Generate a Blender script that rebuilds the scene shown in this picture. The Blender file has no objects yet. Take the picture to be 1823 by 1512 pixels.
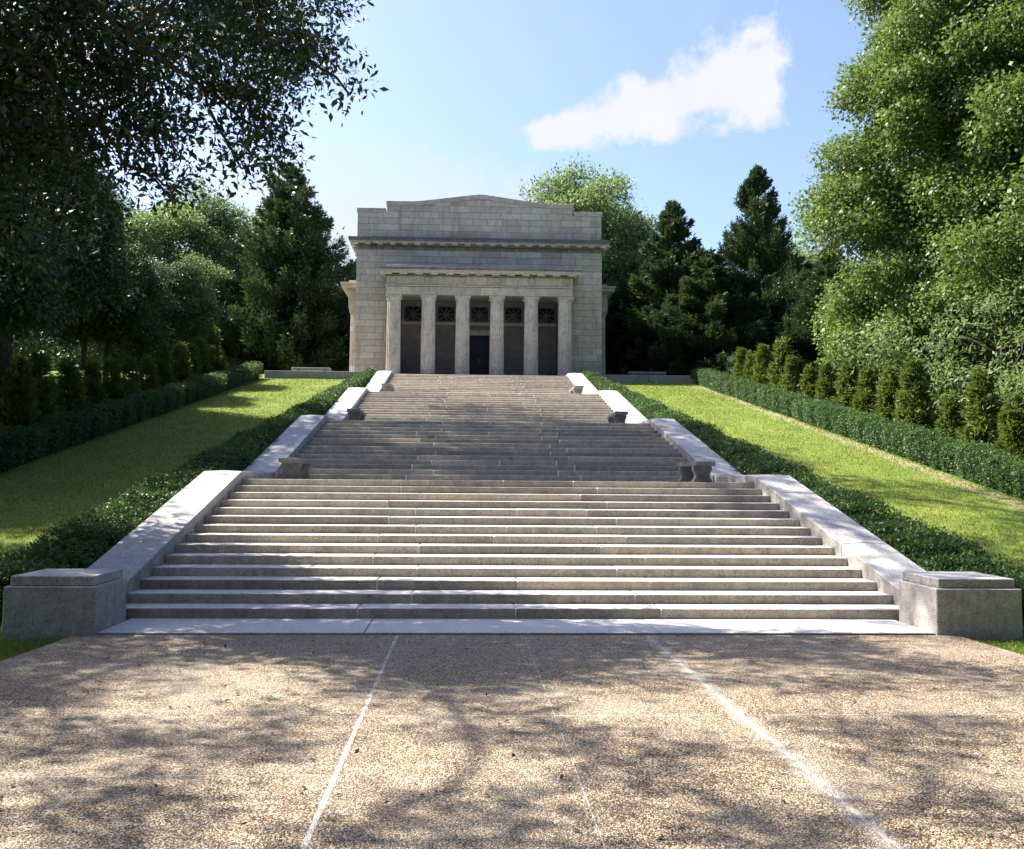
import bpy, math, random
import numpy as np
from mathutils import Vector, Matrix

rng = np.random.default_rng(7)
random.seed(7)
C = bpy.context.scene.collection
R = math.radians

# ------------------------------------------------------------------ helpers
def tag(o, label=None, cat=None, group=None, kind=None):
    if label: o['label'] = label
    if cat: o['category'] = cat
    if group: o['group'] = group
    if kind: o['kind'] = kind
    return o

def empty(name, loc=(0, 0, 0), rz=0.0):
    o = bpy.data.objects.new(name, None)
    o.empty_display_size = 0.3
    C.objects.link(o)
    o.location = loc
    o.rotation_euler = (0, 0, rz)
    return o

class MB:
    """collects polygons, builds one mesh object"""
    def __init__(s):
        s.v = []; s.f = []; s.m = []; s.t = []
    def add(s, verts, faces, mat=0, tone=0.5):
        b = len(s.v)
        s.v += [tuple(p) for p in verts]
        for i, f in enumerate(faces):
            s.f.append(tuple(b + k for k in f))
            s.m.append(mat[i] if isinstance(mat, (list, tuple)) else mat)
            s.t.append(tone)
        return s
    def box(s, x0, x1, y0, y1, z0, z1, mat=0, top=None, tone=0.5):
        v = [(x0,y0,z0),(x1,y0,z0),(x1,y1,z0),(x0,y1,z0),(x0,y0,z1),(x1,y0,z1),(x1,y1,z1),(x0,y1,z1)]
        f = [(0,3,2,1),(4,5,6,7),(0,1,5,4),(1,2,6,5),(2,3,7,6),(3,0,4,7)]
        mm = [mat]*6
        if top is not None: mm[1] = top
        return s.add(v, f, mm, tone)
    def hexa(s, lo, hi, mat=0, top=None, tone=0.5):
        """lo, hi: four points each, counter-clockwise seen from above"""
        f = [(3,2,1,0),(4,5,6,7),(0,1,5,4),(1,2,6,5),(2,3,7,6),(3,0,4,7)]
        mm = [mat]*6
        if top is not None: mm[1] = top
        return s.add(list(lo)+list(hi), f, mm, tone)
    def prism(s, pts, y0, y1, mat=0, tone=0.5):
        """pts (x,z) counter-clockwise seen from -Y, extruded y0 -> y1"""
        n = len(pts)
        v = [(x, y0, z) for x, z in pts] + [(x, y1, z) for x, z in pts]
        f = [tuple(range(n)), tuple(range(2*n-1, n-1, -1))]
        for i in range(n):
            j = (i+1) % n
            f.append((i, n+i, n+j, j))
        return s.add(v, f, mat, tone)
    def lathe(s, prof, seg=32, cx=0, cy=0, mat=0, tone=0.5, flute=None):
        """prof: (r,z) bottom to top"""
        v = []
        for r, z in prof:
            for i in range(seg):
                a = 2*math.pi*i/seg
                rr = r
                if flute: rr = r*(1-flute(a, z))
                v.append((cx+rr*math.cos(a), cy+rr*math.sin(a), z))
        f = []
        for k in range(len(prof)-1):
            for i in range(seg):
                j = (i+1) % seg
                f.append((k*seg+i, k*seg+j, (k+1)*seg+j, (k+1)*seg+i))
        f.append(tuple(range(seg-1, -1, -1)))
        f.append(tuple((len(prof)-1)*seg+i for i in range(seg)))
        return s.add(v, f, mat, tone)
    def tube(s, pts, rad, seg=7, mat=0, tone=0.5):
        pts = [Vector(p) for p in pts]
        rings = []
        for i, p in enumerate(pts):
            d = (pts[min(i+1, len(pts)-1)] - pts[max(i-1, 0)]).normalized()
            u = d.cross(Vector((0.31, 0.83, 0.47))).normalized()
            w = d.cross(u)
            rings.append([p + (u*math.cos(2*math.pi*k/seg) + w*math.sin(2*math.pi*k/seg))*rad[i] for k in range(seg)])
        v = [q for r in rings for q in r]
        f = []
        for k in range(len(pts)-1):
            for i in range(seg):
                j = (i+1) % seg
                f.append((k*seg+i, k*seg+j, (k+1)*seg+j, (k+1)*seg+i))
        f.append(tuple(range(seg-1, -1, -1)))
        f.append(tuple((len(pts)-1)*seg+i for i in range(seg)))
        return s.add(v, f, mat, tone)
    def build(s, name, mats, parent=None, bevel=0.0, smooth=False):
        me = bpy.data.meshes.new(name)
        me.from_pydata(s.v, [], s.f)
        if not isinstance(mats, (list, tuple)): mats = [mats]
        for m in mats: me.materials.append(m)
        me.polygons.foreach_set('material_index', s.m)
        if smooth: me.polygons.foreach_set('use_smooth', [True]*len(s.f))
        a = me.attributes.new('tone', 'FLOAT', 'FACE')
        a.data.foreach_set('value', s.t)
        me.update()
        o = bpy.data.objects.new(name, me)
        C.objects.link(o)
        if parent: o.parent = parent
        if bevel:
            b = o.modifiers.new('edge', 'BEVEL'); b.width = bevel; b.segments = 1
            b.limit_method = 'ANGLE'; b.angle_limit = R(40)
        return o

def np_mesh(name, V, F, tone, mats, parent=None, extra=None):
    """V (n,3), F (m,4) quads, tone per vertex; extra = MB appended (its own verts, material 1)"""
    me = bpy.data.meshes.new(name)
    nv, nf = len(V), len(F)
    loops = F.reshape(-1).astype(np.int32)
    k = F.shape[1]
    starts = np.arange(0, nf*k, k, dtype=np.int32)
    me.vertices.add(nv); me.loops.add(len(loops)); me.polygons.add(nf)
    me.vertices.foreach_set('co', V.astype(np.float32).reshape(-1))
    me.loops.foreach_set('vertex_index', loops)
    me.polygons.foreach_set('loop_start', starts)
    try: me.polygons.foreach_set('loop_total', np.full(nf, k, np.int32))
    except Exception: pass
    if not isinstance(mats, (list, tuple)): mats = [mats]
    for m in mats: me.materials.append(m)
    a = me.attributes.new('tone', 'FLOAT', 'POINT')
    a.data.foreach_set('value', tone.astype(np.float32))
    me.update(calc_edges=True)
    me.validate()
    o = bpy.data.objects.new(name, me)
    C.objects.link(o)
    if parent: o.parent = parent
    return o

def copy_tree(o, parent=None):
    c = o.copy(); C.objects.link(c)
    if parent is not None: c.parent = parent
    for ch in list(o.children): copy_tree(ch, c)
    return c

# ------------------------------------------------------------------ materials
class NT:
    def __init__(s, name):
        s.m = bpy.data.materials.new(name); s.m.use_nodes = True
        s.t = s.m.node_tree; s.t.nodes.clear()
        s.out = s.n('ShaderNodeOutputMaterial')
    def n(s, typ, **kw):
        nd = s.t.nodes.new(typ)
        for k, v in kw.items(): setattr(nd, k, v)
        return nd
    def l(s, a, b): s.t.links.new(a, b)
    def set(s, sock, v):
        if hasattr(v, 'default_value') or hasattr(v, 'is_linked'): s.l(v, sock)
        else: sock.default_value = v
    def math(s, op, a, b=None, c=None, clamp=False):
        nd = s.n('ShaderNodeMath', operation=op); nd.use_clamp = clamp
        s.set(nd.inputs[0], a)
        if b is not None: s.set(nd.inputs[1], b)
        if c is not None: s.set(nd.inputs[2], c)
        return nd.outputs[0]
    def mix(s, f, a, b, blend='MIX'):
        nd = s.n('ShaderNodeMix', data_type='RGBA', blend_type=blend)
        s.set(nd.inputs[0], f); s.set(nd.inputs[6], a); s.set(nd.inputs[7], b)
        return nd.outputs[2]
    def ramp(s, f, stops, interp='LINEAR'):
        nd = s.n('ShaderNodeValToRGB'); nd.color_ramp.interpolation = interp
        e = nd.color_ramp.elements
        while len(e) < len(stops): e.new(0.5)
        for i, (p, c) in enumerate(stops):
            e[i].position = p
            e[i].color = c if len(c) == 4 else (*c, 1)
        s.l(f, nd.inputs[0]); return nd.outputs[0]
    def noise(s, vec, scale, detail=4, rough=0.55, dim='3D'):
        nd = s.n('ShaderNodeTexNoise'); nd.inputs['Scale'].default_value = scale
        nd.inputs['Detail'].default_value = detail; nd.inputs['Roughness'].default_value = rough
        if vec is not None: s.l(vec, nd.inputs['Vector'])
        return nd.outputs['Fac']
    def coord(s, which='Object'):
        return s.n('ShaderNodeTexCoord').outputs[which]
    def geo(s, which='Position'):
        return s.n('ShaderNodeNewGeometry').outputs[which]
    def attr(s, name):
        return s.n('ShaderNodeAttribute', attribute_name=name).outputs['Fac']
    def bump(s, h, strength=0.4, dist=0.01):
        nd = s.n('ShaderNodeBump'); nd.inputs['Strength'].default_value = strength
        nd.inputs['Distance'].default_value = dist; s.l(h, nd.inputs['Height'])
        return nd.outputs['Normal']
    def principled(s, col, rough=0.7, normal=None, spec=0.4, metal=0.0):
        nd = s.n('ShaderNodeBsdfPrincipled')
        s.set(nd.inputs['Base Color'], col); s.set(nd.inputs['Roughness'], rough)
        nd.inputs['Specular IOR Level'].default_value = spec
        nd.inputs['Metallic'].default_value = metal
        if normal is not None: s.l(normal, nd.inputs['Normal'])
        return nd.outputs[0]
    def finish(s, sh): s.l(sh, s.out.inputs['Surface']); return s.m

def c4(r, g, b): return (r, g, b, 1)

def granite(name, lo, mid, hi, stain=(0.12, 0.11, 0.10), stain_amt=0.5, tone_amt=0.5, rough=0.72, pink=None, pits=0.35):
    """speckled granite: block tone (face attribute), wide stains, weather streaks, crystals"""
    t = NT(name)
    P = t.geo('Position')
    big = t.noise(P, 0.9, 5, 0.6)
    med = t.noise(P, 5.0, 6, 0.65)
    fine = t.noise(P, 60.0, 3, 0.7)
    tone = t.attr('tone')
    base = t.ramp(t.math('ADD', t.math('MULTIPLY', med, 0.7), t.math('MULTIPLY', big, 0.3)), [(0.3, lo), (0.5, mid), (0.72, hi)])
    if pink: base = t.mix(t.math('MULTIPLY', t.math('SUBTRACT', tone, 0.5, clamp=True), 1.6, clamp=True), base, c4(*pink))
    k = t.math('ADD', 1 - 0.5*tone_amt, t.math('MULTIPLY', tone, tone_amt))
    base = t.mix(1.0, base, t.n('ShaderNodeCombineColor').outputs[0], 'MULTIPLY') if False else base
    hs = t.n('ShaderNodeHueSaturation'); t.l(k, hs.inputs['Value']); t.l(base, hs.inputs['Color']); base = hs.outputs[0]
    sp = t.ramp(fine, [(0.36, (0.2, 0.2, 0.21)), (0.48, (1, 1, 1)), (0.62, (1, 1, 1)), (0.75, (1.3, 1.27, 1.22))])
    base = t.mix(0.9, base, sp, 'MULTIPLY')
    md = t.noise(P, 22.0, 5, 0.7)
    base = t.mix(0.8, base, t.ramp(md, [(0.32, (0.62, 0.62, 0.63)), (0.5, (1, 1, 1)), (0.68, (1.18, 1.16, 1.13))]), 'MULTIPLY')
    st = t.noise(P, 2.3, 8, 0.72)
    sm = t.ramp(st, [(0.50, (0, 0, 0)), (0.70, (1, 1, 1))])
    base = t.mix(t.math('MULTIPLY', sm, stain_amt), base, c4(*stain))
    mp = t.n('ShaderNodeMapping'); t.l(P, mp.inputs['Vector']); mp.inputs['Scale'].default_value = (5.5, 5.5, 0.7)
    sk = t.ramp(t.noise(mp.outputs[0], 1.0, 5, 0.7), [(0.53, (0, 0, 0)), (0.68, (1, 1, 1))])
    base = t.mix(t.math('MULTIPLY', sk, stain_amt*.75), base, c4(stain[0]*1.1, stain[1]*1.1, stain[2]*1.05))
    pt = t.noise(P, 16.0, 3, 0.5)
    pm = t.ramp(pt, [(0.67, (0, 0, 0)), (0.72, (1, 1, 1))])
    base = t.mix(t.math('MULTIPLY', pm, pits), base, c4(0.05, 0.05, 0.05))
    h = t.math('ADD', t.math('MULTIPLY', med, 0.6), t.math('MULTIPLY', fine, 0.25))
    return t.finish(t.principled(base, rough, t.bump(h, 0.5, 0.012), 0.3))

M = {}
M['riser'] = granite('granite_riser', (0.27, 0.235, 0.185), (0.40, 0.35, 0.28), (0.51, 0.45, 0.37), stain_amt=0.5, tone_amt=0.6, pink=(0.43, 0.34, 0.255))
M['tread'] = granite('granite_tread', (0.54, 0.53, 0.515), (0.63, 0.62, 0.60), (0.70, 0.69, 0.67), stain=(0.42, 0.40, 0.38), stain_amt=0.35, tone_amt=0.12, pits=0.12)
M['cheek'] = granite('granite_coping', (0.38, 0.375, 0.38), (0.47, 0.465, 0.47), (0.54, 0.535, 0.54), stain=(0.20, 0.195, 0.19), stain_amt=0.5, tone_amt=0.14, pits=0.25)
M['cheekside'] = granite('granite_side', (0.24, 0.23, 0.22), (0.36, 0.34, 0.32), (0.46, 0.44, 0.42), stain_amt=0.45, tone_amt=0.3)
M['bench'] = granite('granite_bench', (0.13, 0.13, 0.122), (0.205, 0.20, 0.188), (0.30, 0.285, 0.27), stain=(0.12, 0.13, 0.10), stain_amt=0.55)
M['terrace_stone'] = granite('terrace_stone', (0.26, 0.255, 0.24), (0.36, 0.35, 0.33), (0.44, 0.43, 0.41), stain=(0.10, 0.10, 0.09), stain_amt=0.5, tone_amt=0.4)
M['trim'] = granite('limestone_trim', (0.40, 0.365, 0.31), (0.52, 0.475, 0.405), (0.62, 0.575, 0.50), stain=(0.16, 0.15, 0.13), stain_amt=0.5, tone_amt=0.3)
M['darktrim'] = granite('weathered_shadow_trim', (0.12, 0.115, 0.105), (0.22, 0.21, 0.19), (0.36, 0.34, 0.31), stain=(0.06, 0.06, 0.055), stain_amt=0.75, tone_amt=0.4)  # weathered cornice tops; also paints shadow bands below the cornices and taenia
M['column'] = granite('column_stone', (0.40, 0.365, 0.315), (0.52, 0.475, 0.41), (0.62, 0.575, 0.505), stain=(0.19, 0.165, 0.14), stain_amt=0.7, tone_amt=0.45)
M['mortar'] = granite('mortar', (0.72, 0.71, 0.69), (0.80, 0.79, 0.77), (0.86, 0.85, 0.83), stain_amt=0.1)

def ashlar(name, base_lo, base_hi):
    t = NT(name)
    O = t.coord('Object')
    sx = t.n('ShaderNodeSeparateXYZ'); t.l(O, sx.inputs[0])
    cx = t.n('ShaderNodeCombineXYZ')
    t.l(t.math('ADD', sx.outputs[0], sx.outputs[1]), cx.inputs[0]); t.l(sx.outputs[2], cx.inputs[1])
    def brick(m, c1, c2, mo):
        b = t.n('ShaderNodeTexBrick'); b.offset = 0.5; b.offset_frequency = 2; b.squash = 0.72; b.squash_frequency = 3
        t.l(cx.outputs[0], b.inputs['Vector'])
        b.inputs['Scale'].default_value = 1.0; b.inputs['Brick Width'].default_value = 1.38
        b.inputs['Row Height'].default_value = 0.4335; b.inputs['Mortar Size'].default_value = m
        b.inputs['Mortar Smooth'].default_value = 0.25; b.inputs['Bias'].default_value = 0.0
        b.inputs['Color1'].default_value = c1; b.inputs['Color2'].default_value = c2; b.inputs['Mortar'].default_value = mo
        return b
    b = brick(0.010, c4(*base_lo), c4(*base_hi), c4(0.11, 0.10, 0.09))
    P = t.geo('Position')
    big = t.noise(P, 0.35, 5, 0.65); med = t.noise(P, 3.2, 7, 0.7); fine = t.noise(P, 60, 3, 0.7)
    col = t.mix(0.75, b.outputs['Color'], t.ramp(med, [(0.28, (0.66, 0.66, 0.66)), (0.52, (1, 1, 1)), (0.75, (1.16, 1.15, 1.13))]), 'MULTIPLY')
    col = t.mix(0.6, col, t.ramp(big, [(0.3, (0.78, 0.78, 0.78)), (0.6, (1.08, 1.06, 1.03))]), 'MULTIPLY')
    warm = t.noise(P, 1.1, 4, 0.6)
    col = t.mix(t.math('MULTIPLY', t.ramp(warm, [(0.55, (0, 0, 0)), (0.72, (1, 1, 1))]), 0.35), col, c4(0.46, 0.36, 0.27))
    col = t.mix(0.4, col, t.ramp(fine, [(0.36, (0.5, 0.5, 0.5)), (0.5, (1, 1, 1)), (0.7, (1.1, 1.1, 1.1))]), 'MULTIPLY')
    # rain streaks: noise stretched along the height
    mp = t.n('ShaderNodeMapping'); t.l(P, mp.inputs['Vector']); mp.inputs['Scale'].default_value = (3.0, 3.0, 0.22)
    sk = t.noise(mp.outputs[0], 1.0, 5, 0.65)
    col = t.mix(t.math('MULTIPLY', t.ramp(sk, [(0.52, (0, 0, 0)), (0.70, (1, 1, 1))]), 0.55), col, c4(0.19, 0.175, 0.16))
    h = t.math('ADD', t.math('MULTIPLY', t.math('SUBTRACT', 1.0, b.outputs['Fac']), 1.0), t.math('MULTIPLY', med, 0.25))
    return t.finish(t.principled(col, 0.8, t.bump(h, 0.6, 0.02), 0.25))
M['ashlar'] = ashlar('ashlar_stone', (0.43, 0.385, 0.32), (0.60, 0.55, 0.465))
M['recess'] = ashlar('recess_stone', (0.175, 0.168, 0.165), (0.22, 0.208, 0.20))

def simple(name, col, rough=0.6, metal=0.0, var=0.25, scale=12):
    t = NT(name); P = t.geo('Position'); n = t.noise(P, scale, 5, 0.6)
    lo = tuple(c*(1-var) for c in col); hi = tuple(min(1, c*(1+var)) for c in col)
    return t.finish(t.principled(t.ramp(n, [(0.35, lo), (0.65, hi)]), rough, t.bump(n, 0.2, 0.01), 0.4, metal))
M['bronze'] = simple('bronze_grille', (0.10, 0.125, 0.13), 0.5, 0.4)
M['door'] = simple('dark_bronze_door', (0.02, 0.022, 0.028), 0.45, 0.5)
M['glass'] = simple('dark_glass', (0.012, 0.016, 0.022), 0.15)
M['bark'] = simple('bark', (0.05, 0.043, 0.036), 0.9, 0, 0.5, 9)
M['palebark'] = simple('pale_bark', (0.30, 0.27, 0.23), 0.9, 0, 0.45, 7)
M['wood'] = simple('weathered_wood', (0.16, 0.14, 0.12), 0.85)
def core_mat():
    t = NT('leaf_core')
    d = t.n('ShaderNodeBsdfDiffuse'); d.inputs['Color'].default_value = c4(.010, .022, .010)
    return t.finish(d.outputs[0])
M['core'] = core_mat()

def leaf_mat(name, dark, light, trans=0.35, tcol=None, rough=0.5, spec=0.35):
    t = NT(name)
    tone = t.attr('tone')
    col = t.ramp(tone, [(0.0, dark), (1.0, light)])
    pr = t.principled(col, rough, None, spec)
    tr = t.n('ShaderNodeBsdfTranslucent')
    if tcol is None: tcol = (light[0]*1.5, light[1]*1.55, light[2]*0.8)
    t.l(t.mix(0.5, col, c4(*tcol)), tr.inputs['Color'])
    mx = t.n('ShaderNodeMixShader'); mx.inputs[0].default_value = trans
    t.l(pr, mx.inputs[1]); t.l(tr.outputs[0], mx.inputs[2])
    return t.finish(mx.outputs[0])
M['oak'] = leaf_mat('oak_leaves', (0.010, 0.026, 0.013), (0.026, 0.054, 0.019), 0.12)
M['maple'] = leaf_mat('maple_leaves', (0.042, 0.096, 0.026), (0.16, 0.225, 0.062), 0.32, None, 0.5, 0.3)
M['poplar'] = leaf_mat('pale_leaves', (0.075, 0.13, 0.055), (0.19, 0.26, 0.11), 0.42)
M['wood_leaf'] = leaf_mat('wood_leaves', (0.018, 0.042, 0.018), (0.055, 0.098, 0.030), 0.22)
M['cedar'] = leaf_mat('cedar_sprays', (0.024, 0.054, 0.026), (0.080, 0.125, 0.048), 0.16)
M['juniper'] = leaf_mat('juniper_sprays', (0.032, 0.066, 0.020), (0.17, 0.225, 0.050), 0.28)
M['box'] = leaf_mat('boxwood_leaves', (0.020, 0.056, 0.018), (0.085, 0.16, 0.042), 0.25, None, .5, .3)
M['blade'] = leaf_mat('grass_blades', (0.08, 0.145, 0.025), (0.20, 0.245, 0.046), 0.35)

def lawn_mat():
    t = NT('lawn')
    P = t.geo('Position')
    a = t.noise(P, 0.55, 6, 0.65); b = t.noise(P, 6.0, 6, 0.7); c = t.noise(P, 45.0, 4, 0.75)
    mp = t.n('ShaderNodeMapping'); t.l(P, mp.inputs['Vector']); mp.inputs['Scale'].default_value = (0.6, 2.2, 1)
    s = t.noise(mp.outputs[0], 1.0, 4, 0.6)
    col = t.ramp(t.math('ADD', t.math('MULTIPLY', a, 0.5), t.math('MULTIPLY', b, 0.5)), [(0.33, (0.10, 0.165, 0.028)), (0.5, (0.165, 0.225, 0.040)), (0.68, (0.25, 0.275, 0.06))])
    col = t.mix(t.math('MULTIPLY', t.ramp(s, [(0.55, (0, 0, 0)), (0.75, (1, 1, 1))]), 0.45), col, c4(0.27, 0.25, 0.075))
    col = t.mix(0.7, col, t.ramp(c, [(0.3, (0.5, 0.52, 0.45)), (0.5, (1, 1, 1)), (0.7, (1.25, 1.22, 1.1))]), 'MULTIPLY')
    # bare soil under the right outer hedge
    sx = t.n('ShaderNodeSeparateXYZ'); t.l(P, sx.inputs[0])
    d = t.math('ABSOLUTE', t.math('SUBTRACT', sx.outputs[0], 13.35))
    d = t.math('ADD', d, t.math('MULTIPLY', t.math('SUBTRACT', b, 0.5), 2.2))
    msk = t.ramp(d, [(0.10, (1, 1, 1)), (0.34, (0, 0, 0))])
    inY = t.math('MULTIPLY', t.math('GREATER_THAN', sx.outputs[1], 2.0), t.math('LESS_THAN', sx.outputs[1], 43.0))
    col = t.mix(t.math('MULTIPLY', t.math('MULTIPLY', msk, inY), 0.8), col, c4(0.36, 0.29, 0.20))
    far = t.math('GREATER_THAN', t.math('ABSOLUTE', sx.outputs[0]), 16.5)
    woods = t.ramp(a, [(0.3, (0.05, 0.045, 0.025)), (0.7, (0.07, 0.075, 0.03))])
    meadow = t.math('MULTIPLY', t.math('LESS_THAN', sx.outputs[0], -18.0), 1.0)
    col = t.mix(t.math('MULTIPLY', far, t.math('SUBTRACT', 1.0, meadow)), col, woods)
    h = t.math('ADD', t.math('MULTIPLY', c, 0.7), t.math('MULTIPLY', b, 0.5))
    return t.finish(t.principled(col, 0.85, t.bump(h, 0.9, 0.05), 0.15))
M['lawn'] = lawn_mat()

def pavement_mat():
    t = NT('exposed_aggregate')
    P = t.geo('Position')
    sx = t.n('ShaderNodeSeparateXYZ'); t.l(P, sx.inputs[0])
    wob = t.noise(P, 9, 3, 0.6)
    v = t.n('ShaderNodeTexVoronoi'); v.inputs['Scale'].default_value = 88; t.l(P, v.inputs['Vector'])
    v.inputs['Randomness'].default_value = 1.0
    sc = t.n('ShaderNodeSeparateColor'); t.l(v.outputs['Color'], sc.inputs[0])
    peb = t.ramp(sc.outputs[0], [(0.0, (0.045, 0.026, 0.014)), (0.28, (0.16, 0.095, 0.042)), (0.52, (0.32, 0.21, 0.10)), (0.70, (0.50, 0.39, 0.235)), (0.85, (0.66, 0.58, 0.46)), (1.0, (0.78, 0.75, 0.69))])
    gap = t.ramp(v.outputs['Distance'], [(0.35, (1, 1, 1)), (0.75, (0.24, 0.22, 0.20))])
    col = t.mix(0.8, peb, gap, 'MULTIPLY')
    big = t.noise(P, 0.7, 6, 0.7)
    col = t.mix(t.math('MULTIPLY', t.ramp(big, [(0.45, (0, 0, 0)), (0.7, (1, 1, 1))]), 0.4), col, c4(0.40, 0.35, 0.28))
    col = t.mix(0.6, col, t.ramp(t.noise(P, 2.2, 5, 0.7), [(0.3, (0.72, 0.70, 0.68)), (0.6, (1.05, 1.05, 1.05))]), 'MULTIPLY')
    # mortar joints between the slabs
    def line(coord, at, half, lo=None, hi=None):
        d = t.math('ABSOLUTE', t.math('SUBTRACT', coord, at))
        d = t.math('ADD', d, t.math('MULTIPLY', t.math('SUBTRACT', wob, 0.5), 0.022))
        m = t.math('LESS_THAN', d, half)
        if lo is not None: m = t.math('MULTIPLY', m, t.math('LESS_THAN', lo, hi))
        return m
    X, Y = sx.outputs[0], sx.outputs[1]
    jo = line(X, -1.735, 0.019)
    jo = t.math('MAXIMUM', jo, line(X, 1.70, 0.018))
    for x, w in ((0.0, 0.0045),): jo = t.math('MAXIMUM', jo, line(X, x, w))
    for y, w in ((-2.3, 0.004), (-5.71, 0.0065), (-9.1, 0.016), (-12.5, 0.016), (-15.9, 0.016)): jo = t.math('MAXIMUM', jo, line(Y, y, w))
    jo = t.math('MAXIMUM', jo, line(Y, -7.36, 0.005, X, -1.735)); jo = t.math('MAXIMUM', jo, line(X, -3.44, 0.005, Y, -7.36))
    jn = t.ramp(t.noise(P, 14, 4, 0.7), [(0.35, (0.22, 0.20, 0.18)), (0.6, (0.58, 0.56, 0.53))])
    # cement smeared beside the right joint
    sm = t.math('ABSOLUTE', t.math('SUBTRACT', X, 1.70))
    sm = t.math('ADD', sm, t.math('MULTIPLY', t.math('SUBTRACT', t.noise(P, 3.5, 6, 0.75), 0.5), 0.5))
    col = t.mix(t.math('MULTIPLY', t.ramp(sm, [(0.02, (1, 1, 1)), (0.12, (0, 0, 0))]), 0.4), col, c4(0.50, 0.48, 0.45))
    col = t.mix(jo, col, jn)
    h = t.math('SUBTRACT', t.math('SUBTRACT', 1.0, v.outputs['Distance']), t.math('MULTIPLY', jo, 0.6))
    return t.finish(t.principled(col, 0.6, t.bump(h, 0.9, 0.012), 0.35))
M['pavement'] = pavement_mat()

# ------------------------------------------------------------------ layout (metres; Y runs up the stairs, riser 1 at Y=0)
r, t_ = 0.15, 0.568
FY = [0.0, 11.33, 22.35, 33.16]                        # first riser of each flight
FW = [(6.09, 5.975), (5.93, 5.80), (5.64, 5.55), (5.30, 5.24)]   # inner half width bottom/top
CW = 0.87
RUN = 13*t_
TOPY = 44.55
TZ = 8.82
def gz(y):
    """lawn height"""
    if y <= -0.5: return -0.09
    if y < 1.0: return -0.09 + (0.197*1.0-0.2+0.09)*((y+0.5)/1.5)
    if y < 43.6: return 0.197*y - 0.2
    return min(TZ-0.02, 0.197*43.6-0.2 + (y-43.6)*0.6)
def half(y, k):
    a, b = FW[k]
    return a + (b-a)*min(1, max(0, (y-FY[k])/RUN))
def outer(y):
    ks = [i for i in range(4) if y >= FY[i]-0.5]
    k = ks[-1] if ks else 0
    return half(y, k) + CW
def outer_s(y):   # smooth outer line used for hedges
    return 7.0 - 0.9*min(max(y, 0), 42)/42

# ------------------------------------------------------------------ ground
def build_ground():
    ys = [-260, -120, -60, -30, -20, -14] + list(np.arange(-10, -1, 1.0)) + [-0.5] + list(np.arange(0.25, 43.6, 0.7)) + [43.6, 43.75, 44.1, 45, 48, 52, 58, 66, 80, 110, 160, 260, 500]
    offs_out = [0.10, 0.6, 1.2, 2, 3, 4, 5, 6, 7, 8, 9, 11, 14, 18, 24, 32, 45, 70, 120, 250, 500]
    V = []; rows = []
    def col(y):
        oc = outer(y) if y >= 0 else 6.6
        if y >= 43.6: oc = 6.2
        return [-(oc+o) for o in reversed(offs_out)] + [-(oc-0.35), 0.0, (oc-0.35)] + [oc+o for o in offs_out]
    nc = len(offs_out)
    for y in ys:
        row = []
        for i, x in enumerate(col(y)):
            z = gz(y)
            inner = nc <= i < nc+3
            if inner and y > -0.6: z -= 1.4
            ax = abs(x)
            if ax > 16 and y < 60:
                z += 0.10*math.sin(x*0.31+y*0.2) * min(1, (ax-16)/6)
            if ax > 30: z += 0.02*(ax-30)
            if y > 80: z += 0.03*(y-80)*0.5
            if not inner and 0 < y < 43: z += random.uniform(-0.012, 0.012)
            V.append((x, y, z)); row.append(len(V)-1)
        rows.append(row)
    F = []
    for a, b in zip(rows[:-1], rows[1:]):
        for i in range(len(a)-1):
            F.append((a[i], a[i+1], b[i+1], b[i]))
    mb = MB(); mb.add(V, F)
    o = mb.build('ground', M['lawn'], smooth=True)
    tag(o, 'mown grass slope rising beside the stairs', 'ground', kind='structure')
build_ground()

def build_pavement():
    mb = MB()
    def edge(y): return 6.08 if y > -2 else 6.08 + 0.05*(-2-y) + 0.10*max(0, -3-y)**1.2
    ys = [-1.36] + list(np.arange(-2, -16, -1.0)) + [-20, -26, -34, -45, -60]
    for a, b in zip(ys[:-1], ys[1:]):
        ea, eb = min(edge(a), 9), min(edge(b), 9)
        mb.add([(-eb, b, -0.022), (eb, b, -0.022), (ea, a, -0.022), (-ea, a, -0.022)], [(0, 1, 2, 3)])
    tag(mb.build('pavement', M['pavement']), 'brown exposed aggregate pavement with pale joints', 'pavement', kind='structure')
build_pavement()

mb = MB()
mb.box(-40, 40, 43.86, 70, 8.0, TZ-0.004) if False else None
def terrace():
    mb = MB()
    mb.box(-13.4, -6.15, 44.06, 63, 8.2, TZ+0.012)
    mb.box(6.15, 13.4, 44.06, 63, 8.2, TZ+0.012)
    mb.box(-6.147, 6.147, TOPY, 63, 8.0, TZ+0.012)
    o = mb.build('terrace', M['terrace_stone'])
    tag(o, 'paved terrace the memorial building stands on', 'terrace', kind='structure')
terrace()

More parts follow.
